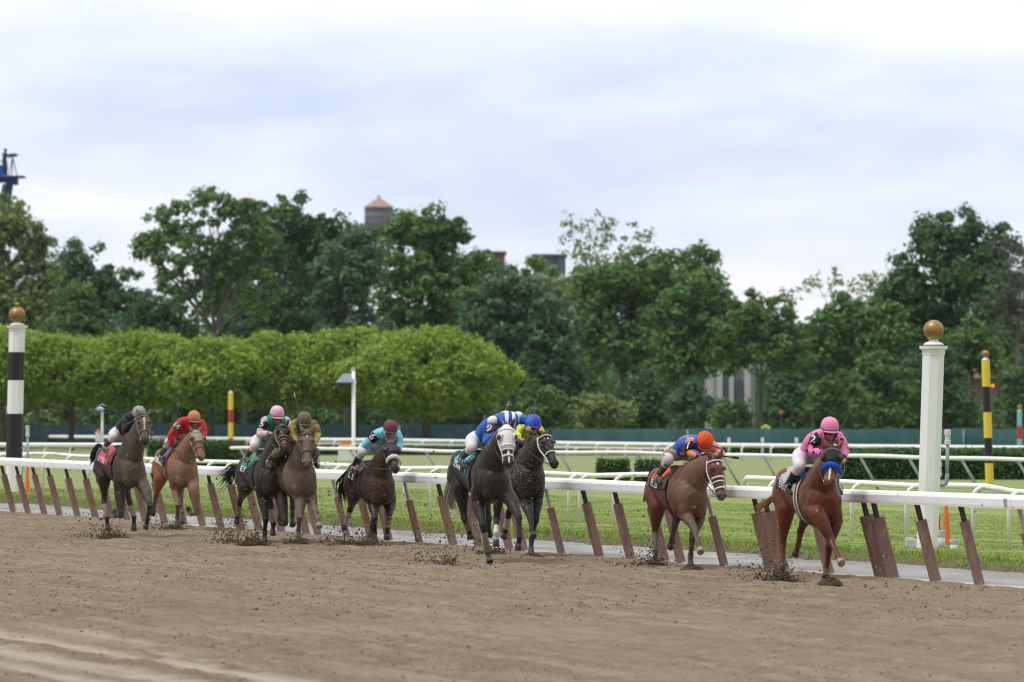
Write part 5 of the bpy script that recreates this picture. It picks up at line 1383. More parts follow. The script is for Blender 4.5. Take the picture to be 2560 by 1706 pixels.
# ------------------------------------------------------------------ the nine runners
def mk(name, col, **k_): return paint(name, col, k_.pop('rough', .7), k_.pop('spec', .25), k_.pop('dirt', .08), k_.pop('scale', 12), 0.0, k_.pop('fleck', None))
H_BLACK = mk('hair_black', (.014, .012, .011)); H_CHEST = mk('hair_chestnut', (.16, .055, .024)); H_PALE = mk('hair_pale', (.36, .25, .18)); H_GREY = mk('hair_grey', (.30, .28, .26)); H_BROWN = mk('hair_brown', (.035, .022, .016)); H_MUD = mk('hair_mud', (.13, .10, .075))
W_MARK = mk('white_marking', (.62, .60, .57)); MUDW = mk('muddy_white_marking', (.42, .37, .31))
blk = mk('cloth_black', (.014, .014, .016)); muddyfleck = ((.17, .13, .095), 22.0, .60)
HORSES = dict(
 two=dict(crop=(1840, 980, 3.135), g=1447, sg=.48, chest=(712, 900), rump=(440, 752), poll=(762, 448), nose=(730, 728),
    RF=([(645, 960), (745, 1168), (800, 1290), (826, 1352)], [.45, .62, .72, .78]), LF=([(778, 1000), (732, 1210), (708, 1395), (700, 1462)], [.45, .5, .5, .5]),
    RH=([(365, 1190), (365, 1370), (368, 1468)], [-.72, -.65, -.62]), LH=([(508, 1085), (488, 1205), (462, 1275)], [-.75, -1.0, -1.1]),
    tail=[((305, 800), -.92), ((255, 850), -1.1), ((215, 880), -1.2), ((175, 915), -1.3)], tail_w=.05, hair=H_CHEST, tail_mat=H_PALE if False else mk('tail_chestnut', (.30, .15, .085)),
    coat=coat_mat('coat_chestnut', (.165, .038, .011), (.075, .017, .006), (.16, .10, .07), (.9, 1.2), .0, .22, None, 0.0, .38), points=mk('points_chestnut', (.11, .038, .018), dirt=.2), mark=W_MARK, dark_points=False,
    blaze=[(.55, .92, .016, .010)], pale_hoof=('RF',),
    label='clean red chestnut horse leading the field, black hood and blue nose roll, pink-clad rider',
    tack=dict(hood=(-.05, .44, mk('hood_black', (.016, .017, .020))), cup=(mk('cup_black', (.018, .018, .02)), mk('cup_brown', (.12, .07, .05))), roll=(mk('roll_blue', (.015, .085, .55), rough=.95), .55, .042),
        cloth=dict(mat=mk('cloth_grey', (.45, .43, .42)), band=blk, name='POWER NER', ext=(-.46, .16, 1.48)), girth=[(-.045, m_girth_w), (0, m_blackleather), (.045, m_girth_w)], pad=mk('pad_blue', (.02, .10, .50)), bridle_mat=m_strapg)),
 seven=dict(crop=(1560, 1040, 3.734), g=1421, sg=.48, chest=(645, 795), rump=(372, 665), poll=(845, 400), nose=(915, 775), dn=.3,
    RF=([(560, 890), (655, 1055), (695, 1195), (716, 1280)], [.45, .65, .75, .82]), LF=([(690, 950), (640, 1135), (622, 1300), (620, 1420)], [.45, .5, .5, .5]),
    RH=([(290, 1095), (292, 1260), (298, 1400)], [-.72, -.65, -.6]), LH=([(475, 1020), (445, 1150), (428, 1230)], [-.75, -1.0, -1.1]),
    tail=[((300, 500), -.9), ((275, 480), -1.05), ((230, 640), -1.2), ((215, 800), -1.15)], tail_w=.03, hair=H_BLACK,
    coat=coat_mat('coat_bay_muddy', (.165, .046, .023), (.075, .021, .012), (.200, .145, .092), (.46, .70), .62, .42, ((.35, .29, .22), .74), 0.0, .42), points=mk('points_bay_muddy', (.125, .102, .078), dirt=.25), mark=W_MARK,
    star=[(.17, .055, .024)], label='bay horse with mud-caked grey chest and white diamond star, second in the field', pale_hoof=('RF',),
    tack=dict(bridle_mat=m_strapw, strap=.0105, figure8=True, cloth=dict(mat=mk('cloth_orange', (.62, .085, .03)), band=blk, name='PL LES'), girth=[(0, mk('girth_olive', (.06, .05, .035)))], girth_w=.10, saddle=mk('saddle_olive', (.10, .085, .055)), flap=mk('flap_olive', (.085, .07, .045)))),
 nine=dict(crop=(1080, 980, 3.408), g=1408, sg=.85, chest=(550, 805), rump=(285, 650), poll=(632, 305), nose=(655, 632), 
    RF=([(390, 950), (433, 1130), (475, 1370), (492, 1455)], [.5, .8, .82, .88]), LF=([(680, 930), (738, 1065), (747, 1240), (728, 1342)], [.5, .8, .7, .65]),
    RH=([(275, 1075), (312, 1165), (326, 1242)], [-.95, -1.1, -1.15]), LH=([(482, 1080), (480, 1170), (485, 1215)], [-.6, -.7, -.75]),
    tail=[((190, 640), -.95), ((165, 800), -1.1), ((150, 900), -1.15), ((185, 985), -1.2)], tail_w=.07, hair=H_BLACK, tail_mat=H_GREY,
    coat=coat_mat('coat_dark_grey', (.018, .014, .011), (.009, .007, .006), (.060, .045, .029), (.5, .85), .6, .25, None, 0.0, .44), points=mk('points_grey', (.035, .032, .032), dirt=.25), mark=W_MARK,
    blaze=[(.60, .95, .018, .016)], label='big dark grey horse in a white goggled hood with cyan saddle cloth',
    tack=dict(hood=(-.05, .57, mk('hood_white', (.74, .74, .75))), cup=(mk('cup_white', (.66, .66, .67)), mk('lens_dark', (.03, .035, .04), rough=.1, spec=.8)), figure8=True, bridle_mat=m_strapw, strap=.013,
        cloth=dict(mat=mk('cloth_cyan', (.10, .50, .72)), band=blk, name='ITSAAL', num=('9', blk, .5), ext=(-.42, .14, 1.40)), girth=[(0, m_blackleather)], girth_w=.09, saddle=m_blackleather, wraps=['RH', 'RF'], wrap_mat=mk('wrap_mud', (.22, .175, .135)))),
 yellow=dict(crop=(1080, 980, 3.408), g=1391, sg=.48, chest=(850, 770), rump=(628, 655), poll=(955, 372), nose=(1050, 635), dn=.34,
    RF=([(800, 920), (840, 1080), (850, 1180), (862, 1240)], [.45, .7, .75, .8]), LF=([(890, 900), (882, 1090), (848, 1260), (842, 1388)], [.45, .5, .5, .5]),
    RH=([(550, 1080), (545, 1200), (545, 1315)], [-.7, -.6, -.55]), LH=([(655, 1030), (635, 1160), (608, 1240)], [-.75, -1.0, -1.1]),
    tail=[((560, 620), -.95), ((535, 700), -1.1), ((540, 800), -1.15)], tail_w=.05, hair=H_BLACK,
    coat=coat_mat('coat_black_brown', (.017, .010, .009), (.008, .005, .005), (.04, .03, .023), (.45, .9), .4, .4, ((.46, .36, .25), .665)), points=mk('points_black', (.028, .022, .02), dirt=.2), mark=W_MARK,
    star=[(.20, .05, .016)], socks=[('RH', .55)], label='near-black horse flecked with pale mud, white bridle, half hidden by the white-hooded horse',
    tack=dict(bridle_mat=m_strapw, strap=.011, cloth=dict(mat=mk('cloth_navy', (.02, .045, .16)), band=blk), girth=[(0, mk('girth_blue', (.03, .06, .22)))], girth_w=.08, saddle=m_brownleather, wraps=['LH'], wrap_mat=mk('wrap_white', (.45, .42, .38)))),
 six=dict(crop=(820, 1020, 4.125), g=1361, sg=.62, chest=(560, 855), rump=(335, 730), poll=(640, 372), nose=(698, 655),
    RF=([(470, 980), (482, 1140), (482, 1290), (487, 1390)], [.45, .55, .55, .6]), LF=([(640, 980), (627, 1120), (612, 1250), (602, 1345)], [.45, .6, .65, .7]),
    RH=([(230, 1045), (195, 1165), (163, 1240)], [-.95, -1.1, -1.2]), LH=([(480, 1060), (455, 1230), (440, 1330)], [-.6, -.4, -.35]),
    tail=[((240, 650), -.9), ((185, 740), -1.05), ((140, 830), -1.2), ((170, 960), -1.25)], tail_w=.10, hair=H_BLACK,
    coat=coat_mat('coat_dark_bay', (.050, .015, .008), (.022, .007, .005), (.085, .060, .040), (.4, .8), .45, .35, ((.46, .37, .27), .68)), points=mk('points_dark', (.028, .02, .016), dirt=.2, fleck=((.40, .32, .23), 30.0, .63)), mark=W_MARK, socks=[('RH', .1)],
    label='dark bay horse with white nose roll and grey hood, sky-blue rider aboard',
    tack=dict(hood=(-.05, .40, mk('hood_charcoal', (.05, .05, .055))), cup=(mk('cup_bay', (.05, .028, .02)), m_eye), roll=(mk('roll_white', (.66, .65, .63), rough=.95), .58, .036), cloth=dict(mat=mk('cloth_dark', (.03, .035, .05)), band=blk, name='L E'), girth=[(0, m_blackleather)], girth_w=.06, saddle=m_brownleather)),
 five=dict(crop=(540, 980, 3.734), g=1356, sg=.52, chest=(555, 838), rump=(330, 755), poll=(615, 322), nose=(645, 560), dn=.42,
    RF=([(440, 985), (466, 1185), (455, 1310), (455, 1402)], [.45, .55, .5, .5]), LF=([(610, 985), (645, 1235), (608, 1228), (594, 1180)], [.5, .75, .5, .42]),
    RH=([(222, 1015), (207, 1150), (188, 1222)], [-.95, -1.1, -1.2]), LH=([(512, 1060), (535, 1235), (530, 1340)], [-.45, -.2, -.1]),
    tail=[((225, 740), -.92), ((175, 720), -1.05), ((130, 790), -1.2), ((85, 850), -1.3)], tail_w=.11, hair=H_BLACK,
    coat=coat_mat('coat_seal_brown', (.024, .014, .010), (.011, .007, .005), (.075, .055, .036), (.5, .85), .55, .3, ((.38, .31, .23), .73)), points=mk('points_seal', (.026, .020, .018), dirt=.25), mark=mk('marking_red', (.16, .06, .04)),
    blaze=[(.58, .86, .040, .045)], label='dark seal-brown horse with lifted head and green saddle cloth, pink-capped rider in green',
    tack=dict(bridle_mat=m_strapg, strap=.010, figure8=True, cloth=dict(mat=mk('cloth_green', (.02, .22, .13)), band=blk, name='EY'), girth=[(0, m_blackleather)], girth_w=.07, saddle=m_blackleather, pad=mk('pad_tan', (.30, .25, .14)), wraps=['LH', 'RH'], wrap_mat=mk('wrap_tan', (.26, .205, .155)))),
 olive=dict(crop=(540, 980, 3.734), g=1358, sg=.48, chest=(822, 838), rump=(610, 755), poll=(850, 380), nose=(852, 685), dn=.34,
    LF=([(880, 950), (920, 1090), (950, 1190), (962, 1268)], [.45, .7, .8, .9]), RF=([(790, 1000), (780, 1170), (770, 1290), (768, 1408)], [.45, .5, .5, .5]),
    LH=([(715, 1060), (715, 1170), (712, 1252)], [-.75, -1.0, -1.1]), RH=([(605, 1050), (605, 1150), (598, 1200)], [-.8, -1, -1.1]),
    tail=[((540, 740), -.95), ((520, 800), -1.1), ((530, 880), -1.15)], tail_w=.05, hair=H_MUD,
    coat=coat_mat('coat_mud_brown', (.140, .100, .068), (.080, .054, .036), (.195, .143, .092), (-.2, .4), .8, .9, None, .8), points=mk('points_mud', (.165, .135, .108), dirt=.25), mark=mk('mark_mud', (.36, .30, .235)),
    star=[(.18, .08, .022)], label='mud-plastered tan-brown horse alongside the dark horse with green cloth', pale_hoof=('LF',),
    tack=dict(bridle_mat=mk('strap_brown', (.16, .12, .09)), strap=.009, cloth=dict(mat=mk('cloth_mud', (.20, .16, .11)), band=mk('band_mud', (.10, .08, .06))), girth=[(0, m_brownleather)], girth_w=.06, saddle=m_brownleather)),
 one=dict(crop=(200, 980, 3.92), g=1341, sg=.5, chest=(530, 805), rump=(280, 690), poll=(625, 240), nose=(636, 500), dn=.40,
    RF=([(390, 960), (402, 1220), (352, 1215), (334, 1172)], [.5, .7, .45, .38]), LF=([(640, 960), (688, 1120), (662, 1255), (640, 1338)], [.5, .85, .75, .7]),
    RH=([(238, 1050), (262, 1235), (276, 1360)], [-.6, -.45, -.4]), LH=([(488, 1085), (530, 1235), (526, 1360)], [-.5, -.2, -.1]),
    tail=[((190, 520), -.92), ((140, 600), -1.1), ((118, 700), -1.15)], tail_w=.04, hair=H_BLACK,
    coat=coat_mat('coat_muddy_black', (.042, .027, .018), (.020, .013, .009), (.145, .108, .068), (.42, .70), .85, .25, None, .85), points=mk('points_mudblack', (.045, .037, .031), dirt=.3), mark=MUDW,
    blaze=[(.05, .20, .030, .028), (.20, .60, .020, .010)], label='dark horse with mud-tan face and long white blaze, leftmost of the field',
    tack=dict(bridle_mat=m_strapg, strap=.009, cloth=dict(mat=mk('cloth_pink', (.55, .07, .14)), band=None, name='1 TRN'), girth=[(0, m_blackleather)], girth_w=.05, saddle=m_blackleather, flap=mk('flap_rust', (.20, .055, .03)), wraps=['LH', 'RH'], wrap_mat=mk('wrap_tan', (.26, .205, .155)))),
 red=dict(crop=(200, 980, 3.92), g=1325, sg=.52, chest=(1045, 805), rump=(850, 700), poll=(1135, 400), nose=(1195, 660), dn=.38,
    RF=([(950, 960), (960, 1110), (953, 1225), (950, 1335)], [.45, .5, .5, .5]), LF=([(1115, 960), (1148, 1185), (1092, 1198), (1062, 1152)], [.5, .75, .5, .4]),
    RH=([(745, 1010), (722, 1140), (712, 1195)], [-.9, -1.1, -1.2]), LH=([(985, 1080), (1000, 1190), (1000, 1292)], [-.4, -.2, -.1]),
    tail=[((780, 650), -.95), ((755, 720), -1.1), ((750, 800), -1.15)], tail_w=.04, hair=H_CHEST,
    coat=coat_mat('coat_sorrel_muddy', (.300, .105, .042), (.17, .056, .024), (.230, .165, .108), (.36, .66), .80, .45, ((.42, .34, .25), .72)), points=mk('points_sorrel', (.19, .125, .085), dirt=.25), mark=MUDW, dark_points=True,
    label='muddy orange-chestnut horse in a grey goggled hood, carrying the red rider',
    tack=dict(hood=(-.05, .42, mk('hood_mudgrey', (.30, .275, .24))), cup=(mk('cup_mud', (.26, .20, .15)), mk('cup_dark', (.06, .05, .04))), bridle_mat=m_strapg, strap=.009, cloth=dict(mat=mk('cloth_blue_muddy', (.05, .075, .20), fleck=muddyfleck), band=mk('band_white', (.50, .47, .43))), girth=[(0, m_brownleather)], girth_w=.05, saddle=m_brownleather)),
)
for key_ in HORSES: horse(HORSES[key_])
# ------------------------------------------------------------------ jockeys
m_skin = mk('skin', (.42, .20, .13), rough=.55); m_skin_mud = mk('skin_muddy', (.24, .16, .11), rough=.6)
m_breech = mk('breeches_white', (.66, .64, .66)); m_breech_mud = mk('breeches_muddy', (.58, .55, .56), fleck=((.20, .165, .12), 7.0, .54))
m_boot = paint('boot_black', (.012, .011, .011), .3, .5, .2, 10); m_boot_mud = mk('boot_muddy', (.075, .065, .05), fleck=((.16, .13, .10), 14, .58)); m_boot_w = mk('boot_white', (.55, .55, .55))
m_goggle = paint('goggles_dark', (.012, .012, .014), .12, .8, .1, 20); m_whip = paint('whip_black', (.010, .010, .010), .45, .4, .1, 20)

def silk(name, base, marks=(), mud=None, scale=1.0):
    """marks: (colour, noise scale, threshold) patches of a second colour"""
    k = NT(name); co = k.coord('Object'); c = base
    first = True
    for col, sc_, th in marks:
        n_ = k.noise(sc_, 0, .3, co); c = k.mix(k.ramp(n_, [(th, 0.0), (th + .012, 1.0)]), c, col)
    if mud: c = k.mix(k.ramp(k.noise(mud[1], 4, .65, co), [(mud[2], 0.0), (mud[2] + .12, mud[3])]), c, mud[0])
    k.bump(k.noise(13, 3, .6, co, (1, 1, .45)), 1.0, .05)
    if not marks and not mud: return k.done(c, .55, .3)
    return k.done(c, .55, .3)
def striped_mat(name, a, b, axis_freq, axis=(0, 0, 1), th=.5, mud=None):
    k = NT(name); d = k.n('ShaderNodeVectorMath', operation='DOT_PRODUCT'); k.l(k.coord('Object'), d.inputs[0]); d.inputs[1].default_value = axis
    s_ = k.math('SINE', k.math('MULTIPLY', d.outputs['Value'], axis_freq))
    c = k.mix(k.ramp(k.math('ADD', k.math('MULTIPLY', s_, .5), .5), [(th, 0.0), (th + .03, 1.0)]), a, b)
    if mud: c = k.mix(k.ramp(k.noise(mud[1], 4, .65), [(mud[2], 0.0), (mud[2] + .12, mud[3])]), c, mud[0])
    return k.done(c, .5, .3)

def smooth_path(P, per=4):
    out_ = []
    for a in range(len(P) - 1):
        p0, p1, p2, p3 = P[max(a - 1, 0)], P[a], P[a + 1], P[min(a + 2, len(P) - 1)]
        for i in range(per):
            t = i / per
            out_.append(.5 * ((2 * p1) + (p2 - p0) * t + (2 * p0 - 5 * p1 + 4 * p2 - p3) * t * t + (3 * p1 - p0 - 3 * p2 + p3) * t ** 3))
    out_.append(P[-1]); return out_

def jockey(D, J):
    fr = D['fr']
    dz0 = fr.dz(.1)
    root = empty('person', (fr.Xc, fr.Yc, 0), fr.th - math.pi / 2, J['label'], 'jockey', 'jockeys riding in the race')
    dflt = dict(head=V3(.60, 0, 2.03), shR=V3(.38, -.18, 1.93), shL=V3(.38, .18, 1.93), elR=V3(.45, -.29, 1.70), elL=V3(.45, .29, 1.70), haR=V3(.74, -.09, 1.66), haL=V3(.74, .09, 1.66),
                hip=V3(-.10, 0, 1.83), knR=V3(.28, -.27, 1.60), knL=V3(.28, .27, 1.60), anR=V3(-.02, -.31, 1.28), anL=V3(-.02, .31, 1.28), toeR=V3(.13, -.32, 1.23), toeL=V3(.13, .32, 1.23))
    S0 = {k_: v.x for k_, v in dflt.items()}; S0.update(J.get('s', {}))
    Q = {}
    for k_, v in dflt.items():
        if J.get(k_): Q[k_] = fr.loc(J[k_], S0[k_])
        else: Q[k_] = None
    for k_ in dflt:
        if Q[k_] is None:
            o = k_[:-1] + ('R' if k_[-1] == 'L' else 'L')
            if k_[-1] in 'RL' and Q.get(o) is not None and k_ not in ('haL',): Q[k_] = V3(Q[o].x, -Q[o].y if abs(Q[o].y) > .05 else dflt[k_].y, Q[o].z)
            else: Q[k_] = dflt[k_] + V3(0, 0, dz0)
    hip = Q['hip']
    if J.get('hip'): hip = V3(hip.x, hip.y * .4, hip.z)
    # knees and ankles stay outside the barrel
    for sd, q in (('R', -1), ('L', 1)):
        for n_, mn in (('kn', .225), ('an', .30), ('toe', .30)):
            p = Q[n_ + sd]
            if p.y * q < mn: Q[n_ + sd] = V3(p.x, q * mn, p.z)
            if p.y * q > .42: Q[n_ + sd] = V3(p.x, q * .42, p.z)
    shm = (Q['shR'] + Q['shL']) * .5
    hd = Q['head']
    tl = R(J.get('tilt', 22)); yaw = R(J.get('yaw', 0)); roll = R(J.get('roll', 0))
    HM = Matrix.Rotation(yaw, 3, 'Z') @ Matrix.Rotation(tl, 3, 'Y') @ Matrix.Rotation(roll, 3, 'X')
    hv = lambda x, y, z: hd + HM @ V3(x, y, z)
    # --- body: one continuous skin
    m = MB()
    m.ell(hv(.005, 0, -.055), (.092, .074, .118), HM); m.ell(hv(.03, 0, -.135), (.062, .055, .055), HM)          # skull, jaw
    m.loft([hv(.085, 0, -.05), hv(.105, 0, -.085), hv(.095, 0, -.098)], [.010, .015, .012], n=8, round_ends=True)    # nose
    m.ell(hv(.078, 0, -.128), (.014, .024, .010), HM); m.ell(hv(.070, 0, -.168), (.022, .022, .018), HM); m.ell(hv(.075, 0, -.040), (.02, .055, .014), HM)
    for q in (-1, 1):
        m.ell(hv(-.005, q * .076, -.075), (.022, .012, .032), HM); m.ell(hv(.062, q * .042, -.095), (.022, .020, .020), HM)
    nk = shm + V3(.02, 0, .02)
    m.loft([hv(-.02, 0, -.12), hv(-.04, 0, -.16).lerp(nk, .5), nk], [.052, .054, .065], n=12, round_ends=True)
    m.loft([hip, hip.lerp(shm, .5) + V3(0, 0, .02), shm], [.10, .09, .11], n=12, round_ends=True)
    m.loft([Q['shR'], shm, Q['shL']], [.04, .06, .04], n=10, round_ends=True)
    for sd, q in (('R', -1), ('L', 1)):
        sh, el, ha, kn, an, toe = (Q[a + sd] for a in ('sh', 'el', 'ha', 'kn', 'an', 'toe'))
        m.loft([sh, el], [.036, .033], n=10, round_ends=True); m.loft([el, el.lerp(ha, .5), el.lerp(ha, .86), ha], [.034, .033, .025, .024], n=10, round_ends=True)
        m.loft([hip + V3(0, q * .08, -.02), kn], [.05, .036], n=10, round_ends=True); m.loft([kn, kn.lerp(an, .4), an, toe], [.036, .038, .030, .024], n=10, round_ends=True)
        # hand: palm, four bent fingers closing on the rein, thumb from the side
        d = (ha - el).normalized(); d = (d + V3(.5, 0, -.15)).normalized(); sdv = d.cross(V3(0, 0, 1)).normalized() * q; dn = sdv.cross(d).normalized()
        if dn.z > 0: dn = -dn
        pc = ha + d * .045
        m.ell(pc, (.046, .040, .020), Matrix((d, sdv, dn)).transposed())
        for i, L in enumerate((.92, 1.0, .94, .78)):
            b = pc + d * .038 + sdv * (.030 - .020 * i)
            m.loft([b, b + d * .026 * L + dn * .008, b + d * .030 * L + dn * .034 * L, b + d * .006 + dn * .048 * L], [.0098, .0095, .009, .008], n=7, round_ends=True)
        tb_ = pc + sdv * .036 - d * .012
        m.loft([tb_, tb_ + sdv * .018 + d * .022 + dn * .012, tb_ + sdv * .006 + d * .045 + dn * .028], [.0125, .0115, .009], n=7, round_ends=True)
    vox('body', m, .009, 3, J.get('skin', m_skin), root)
    # --- breeches
    m = MB(); m.ell(hip + V3(-.03, 0, -.01), (.155, .165, .135)); m.loft([hip, hip.lerp(shm, .42)], [.15, .13], [.125, .11], (0, 0, 1), 14, True)
    for sd, q in (('R', -1), ('L', 1)):
        kn = Q['kn' + sd]; an = Q['an' + sd]; a = hip + V3(-.01, q * .085, -.02)
        m.loft([a, a.lerp(kn, .5) + V3(0, q * .015, .01), kn, kn.lerp(an, .26)], [.112, .098, .080, .068], n=14, round_ends=True); m.ell(kn, (.086, .082, .086)); m.ell(kn.lerp(an, .18), (.074, .072, .074))
    vox('breeches', m, .014, 4, J.get('breech', m_breech), root)
    # --- boots
    for sd, q in (('R', -1), ('L', 1)):
        kn, an, toe = Q['kn' + sd], Q['an' + sd], Q['toe' + sd]
        b = MB(); t = (toe - an).normalized(); heel = an - t * .05 + V3(0, 0, -.035)
        b.loft(smooth_path([kn.lerp(an, .10), kn.lerp(an, .45), kn.lerp(an, .92)]), [.060, .061, .060, .060, .058, .054, .048, .043, .040], n=14, round_ends=True)
        b.loft([heel, an + V3(0, 0, -.015) + t * .02, an.lerp(toe, .6) + V3(0, 0, -.012), toe + t * .03], [.033, .042, .040, .028], n=12, round_ends=True)
        bo = vox('boot', b, .011, 2, J.get('boot', m_boot), root)
        if J.get('boot_top'): e = MB(); e.loft([kn.lerp(an, .06), kn.lerp(an, .16)], [.066, .066], n=14); e.build('boot_cuff', J['boot_top'], bo, True)
        # stirrup iron under the boot hangs with the boot
        st = MB(); c = an.lerp(toe, .62) + V3(0, 0, .01); strip_ring(st, c, V3(0, 1, 0), V3(0, 0, 1), .055, .065, .008, n=14); st.loft([c + V3(0, 0, .06), V3(.10, q * .30, 1.36 + fr.dz(.1))], [.008, .012], n=6)
        st.build('stirrup', m_steel, bo, True)
    # --- silks
    m = MB(); bk = hip.lerp(shm, .5) + V3(-.03, 0, .045)
    m.loft(smooth_path([hip.lerp(shm, .16), bk, shm + V3(.0, 0, .005), shm + (shm - bk).normalized() * .06]), [.150, .155, .160, .168, .175, .182, .188, .188, .185, .170, .150, .13, .10], [.125, .130, .135, .138, .140, .140, .138, .132, .125, .115, .10, .09, .075], (0, 0, 1), 18, True)
    m.loft([Q['shR'] + V3(-.01, .02, 0), shm + V3(0, 0, .02), Q['shL'] + V3(-.01, -.02, 0)], [.082, .10, .082], n=12, round_ends=True)
    m.loft([nk, nk.lerp(hv(-.03, 0, -.14), .55)], [.085, .066], n=12, round_ends=True)
    tor = vox('silks', m, .014, 4, J['silks'], root)
    for cv in J.get('chest', []):
        pass
    for sd, q in (('R', -1), ('L', 1)):
        sh, el, ha = Q['sh' + sd], Q['el' + sd], Q['ha' + sd]; wr = el.lerp(ha, .90)
        P = smooth_path([sh, sh.lerp(el, .55) + V3(0, q * .012, 0), el, el.lerp(wr, .5), wr], 5); n_ = len(P)
        rr = [float(np.interp(i / (n_ - 1), [0, .2, .45, .62, .85, 1], [.080, .076, .064, .066, .054, .038])) * (1 + .045 * math.sin(i * 2.1 + q)) for i in range(n_)]
        sl = MB(); sl.loft(P, rr, n=14, round_ends=True); so = vox('sleeve', sl, .012, 2, J.get('sleeve', J['silks']), root)
        if J.get('cuff'): e = MB(); e.loft([el.lerp(ha, .84), el.lerp(ha, .90)], [.046, .042], n=12); e.build('cuff', J['cuff'], so, True)
        if sd == 'R' and J.get('num'):
            ua = (el - sh); c = sh + ua * .42; a = ua.normalized(); tc_ = fr.cam_dir(c); nrm = (tc_ + V3(0, -.55, .1)); nrm = (nrm - a * nrm.dot(a)).normalized(); xx = a.cross(nrm).normalized()
            if xx.dot(V3(0, 1, 0)) < 0: xx = -xx
            up_ = -a
            e = MB(); nn = 18; vs_, fs_ = [], []; rad = .083
            for i in range(nn + 1):
                w = -1.5 + 3.0 * i / nn
                for k2 in (-.065, .065): vs_.append(c + up_ * k2 + nrm * (rad * math.cos(w)) + xx * (rad * math.sin(w)))
            for i in range(nn): fs_.append((2 * i, 2 * i + 2, 2 * i + 3, 2 * i + 1))
            e.add(vs_, fs_); solid(e.build('arm_band', J.get('numband', blk), so, True), .003)
            v, f = text_geo(J['num']); e = MB(); o_ = []
            wmax = max(p.x for p in v) - min(p.x for p in v); sc_ = .125 if len(J['num']) == 1 else .115
            for p in v:
                x, y = p.x * sc_ * 1.25, p.y * sc_ * 1.25; w = x / (rad + .006); o_.append(c + up_ * y + nrm * ((rad + .006) * math.cos(w)) + xx * ((rad + .006) * math.sin(w)))
            e.add(o_, f); e.build('arm_number', J.get('numcol', m_strapw), so)
    for e_ in J.get('extra', []): e_(fr, Q, root, shm, hip)
    # --- helmet with rim and peak, goggles, strap
    e = MB(); n = 26; prof = [(.119, -.045), (.1215, -.02), (.1215, .0), (.117, .035), (.103, .07), (.080, .097), (.050, .114), (.020, .121)]
    vs_, fs_ = [], []
    for r_, z in prof:
        for i in range(n):
            w = 2 * math.pi * i / n; vs_.append(hv(r_ * 1.07 * math.cos(w), r_ * .98 * math.sin(w), z - (.012 * math.cos(w) if z < -.01 else 0)))
    k_ = len(prof)
    for a in range(k_ - 1):
        for i in range(n): i2 = (i + 1) % n; fs_.append((a * n + i, a * n + i2, (a + 1) * n + i2, (a + 1) * n + i))
    fs_.append(tuple((k_ - 1) * n + i for i in range(n))); fs_.append(tuple(reversed(range(n))))
    e.add(vs_, fs_)
    pk = []
    for z in (-.050, -.040):
        for i in range(13):
            w = -1.15 + 2.3 * i / 12; pk.append(hv(.122 * math.cos(w), .116 * math.sin(w), z)); pk.append(hv(.122 * math.cos(w) + .042 * math.cos(w) ** .5, .120 * math.sin(w), z - .016))
    fs2 = []
    for i in range(12):
        a = 2 * i; fs2 += [(a, a + 2, a + 3, a + 1), (26 + a, 27 + a, 29 + a, 28 + a), (a + 1, a + 3, 29 + a, 27 + a), (a, 26 + a, 28 + a, a + 2)]
    fs2 += [(0, 1, 27, 26), (24, 50, 51, 25)]
    e.add(pk, fs2)
    hl = e.build('helmet', J['helmet'], root, True)
    e = MB(); strip = [hv(.129 * math.cos(w), .119 * math.sin(w), -.030 - .01 * math.cos(w)) for w in np.linspace(0, 2 * math.pi, 30)]; e.loft(strip, .0075, n=6); e.build('rim_band', J.get('rim', m_blackleather), hl, True)
    e = MB(); e.ell(hv(.0, 0, .122), (.016, .016, .010), HM, 10, 6); e.build('button', J['helmet'], hl, True)
    e = MB(); gp_ = [hv(.020 + .082 * math.cos(w), .086 * math.sin(w), -.070) for w in np.linspace(-1.35, 1.35, 16)]
    e.loft(gp_, [.010] + [.016] * 14 + [.010], [.018] + [.031] * 14 + [.018], HM @ V3(0, 0, 1), 10, True); e.build('goggles', J.get('goggles', m_goggle), root, True)
    e = MB(); e.loft([hv(.01, .088, -.05), hv(.035, .076, -.12), hv(.055, .03, -.182), hv(.055, -.03, -.182), hv(.035, -.076, -.12), hv(.01, -.088, -.05)], .0085, n=6); e.build('chin_strap', m_blackleather, root, True)
    # reins run from the bit to both hands (part of the horse's bridle)
    hp = D['hp']; q_ = MB()
    for sg, sd in ((1, 'R'), (-1, 'L')):
        a, b, o = head_at(.86); st = hp(.86, sg * (a + .014), o - .03); ha = Q['ha' + sd]
        if J.get('loose') == sd: ha = Q['ha' + ('L' if sd == 'R' else 'R')]
        mid = st.lerp(ha, .5) + V3(0, (-.06 if sg > 0 else .06), -.03); q_.loft(smooth_path([st, mid, ha + V3(.05, 0, -.02)], 5), .0085, n=6)
    q_.build('reins', D['tack'].get('rein_mat', m_blackleather), D['root'], True)
    # --- whip
    if J.get('whip'):
        pts = [fr.loc(p, s) for p, s in J['whip']]
        if J.get('whip_hand'): pts[0] = Q[J['whip_hand']] + V3(.03, 0, -.01)
        w0 = pts[0]; wr_ = empty('whip', fr.world(w0), fr.th - math.pi / 2, J['whip_label'], 'whip', 'riding whips held by the jockeys')
        L_ = [p - w0 for p in pts]
        back = (L_[0] - L_[1]).normalized() * .10
        e = MB(); e.loft([back, L_[0]] + [L_[0].lerp(L_[1], .3)], [.014, .014, .011], n=8, round_ends=True); e.build('handle', J.get('whip_grip', m_whip), wr_, True)
        e = MB(); e.loft([L_[0].lerp(L_[1], .3)] + L_[1:], [.011] + [.009] * (len(L_) - 1), n=7); e.build('shaft', m_whip, wr_, True)
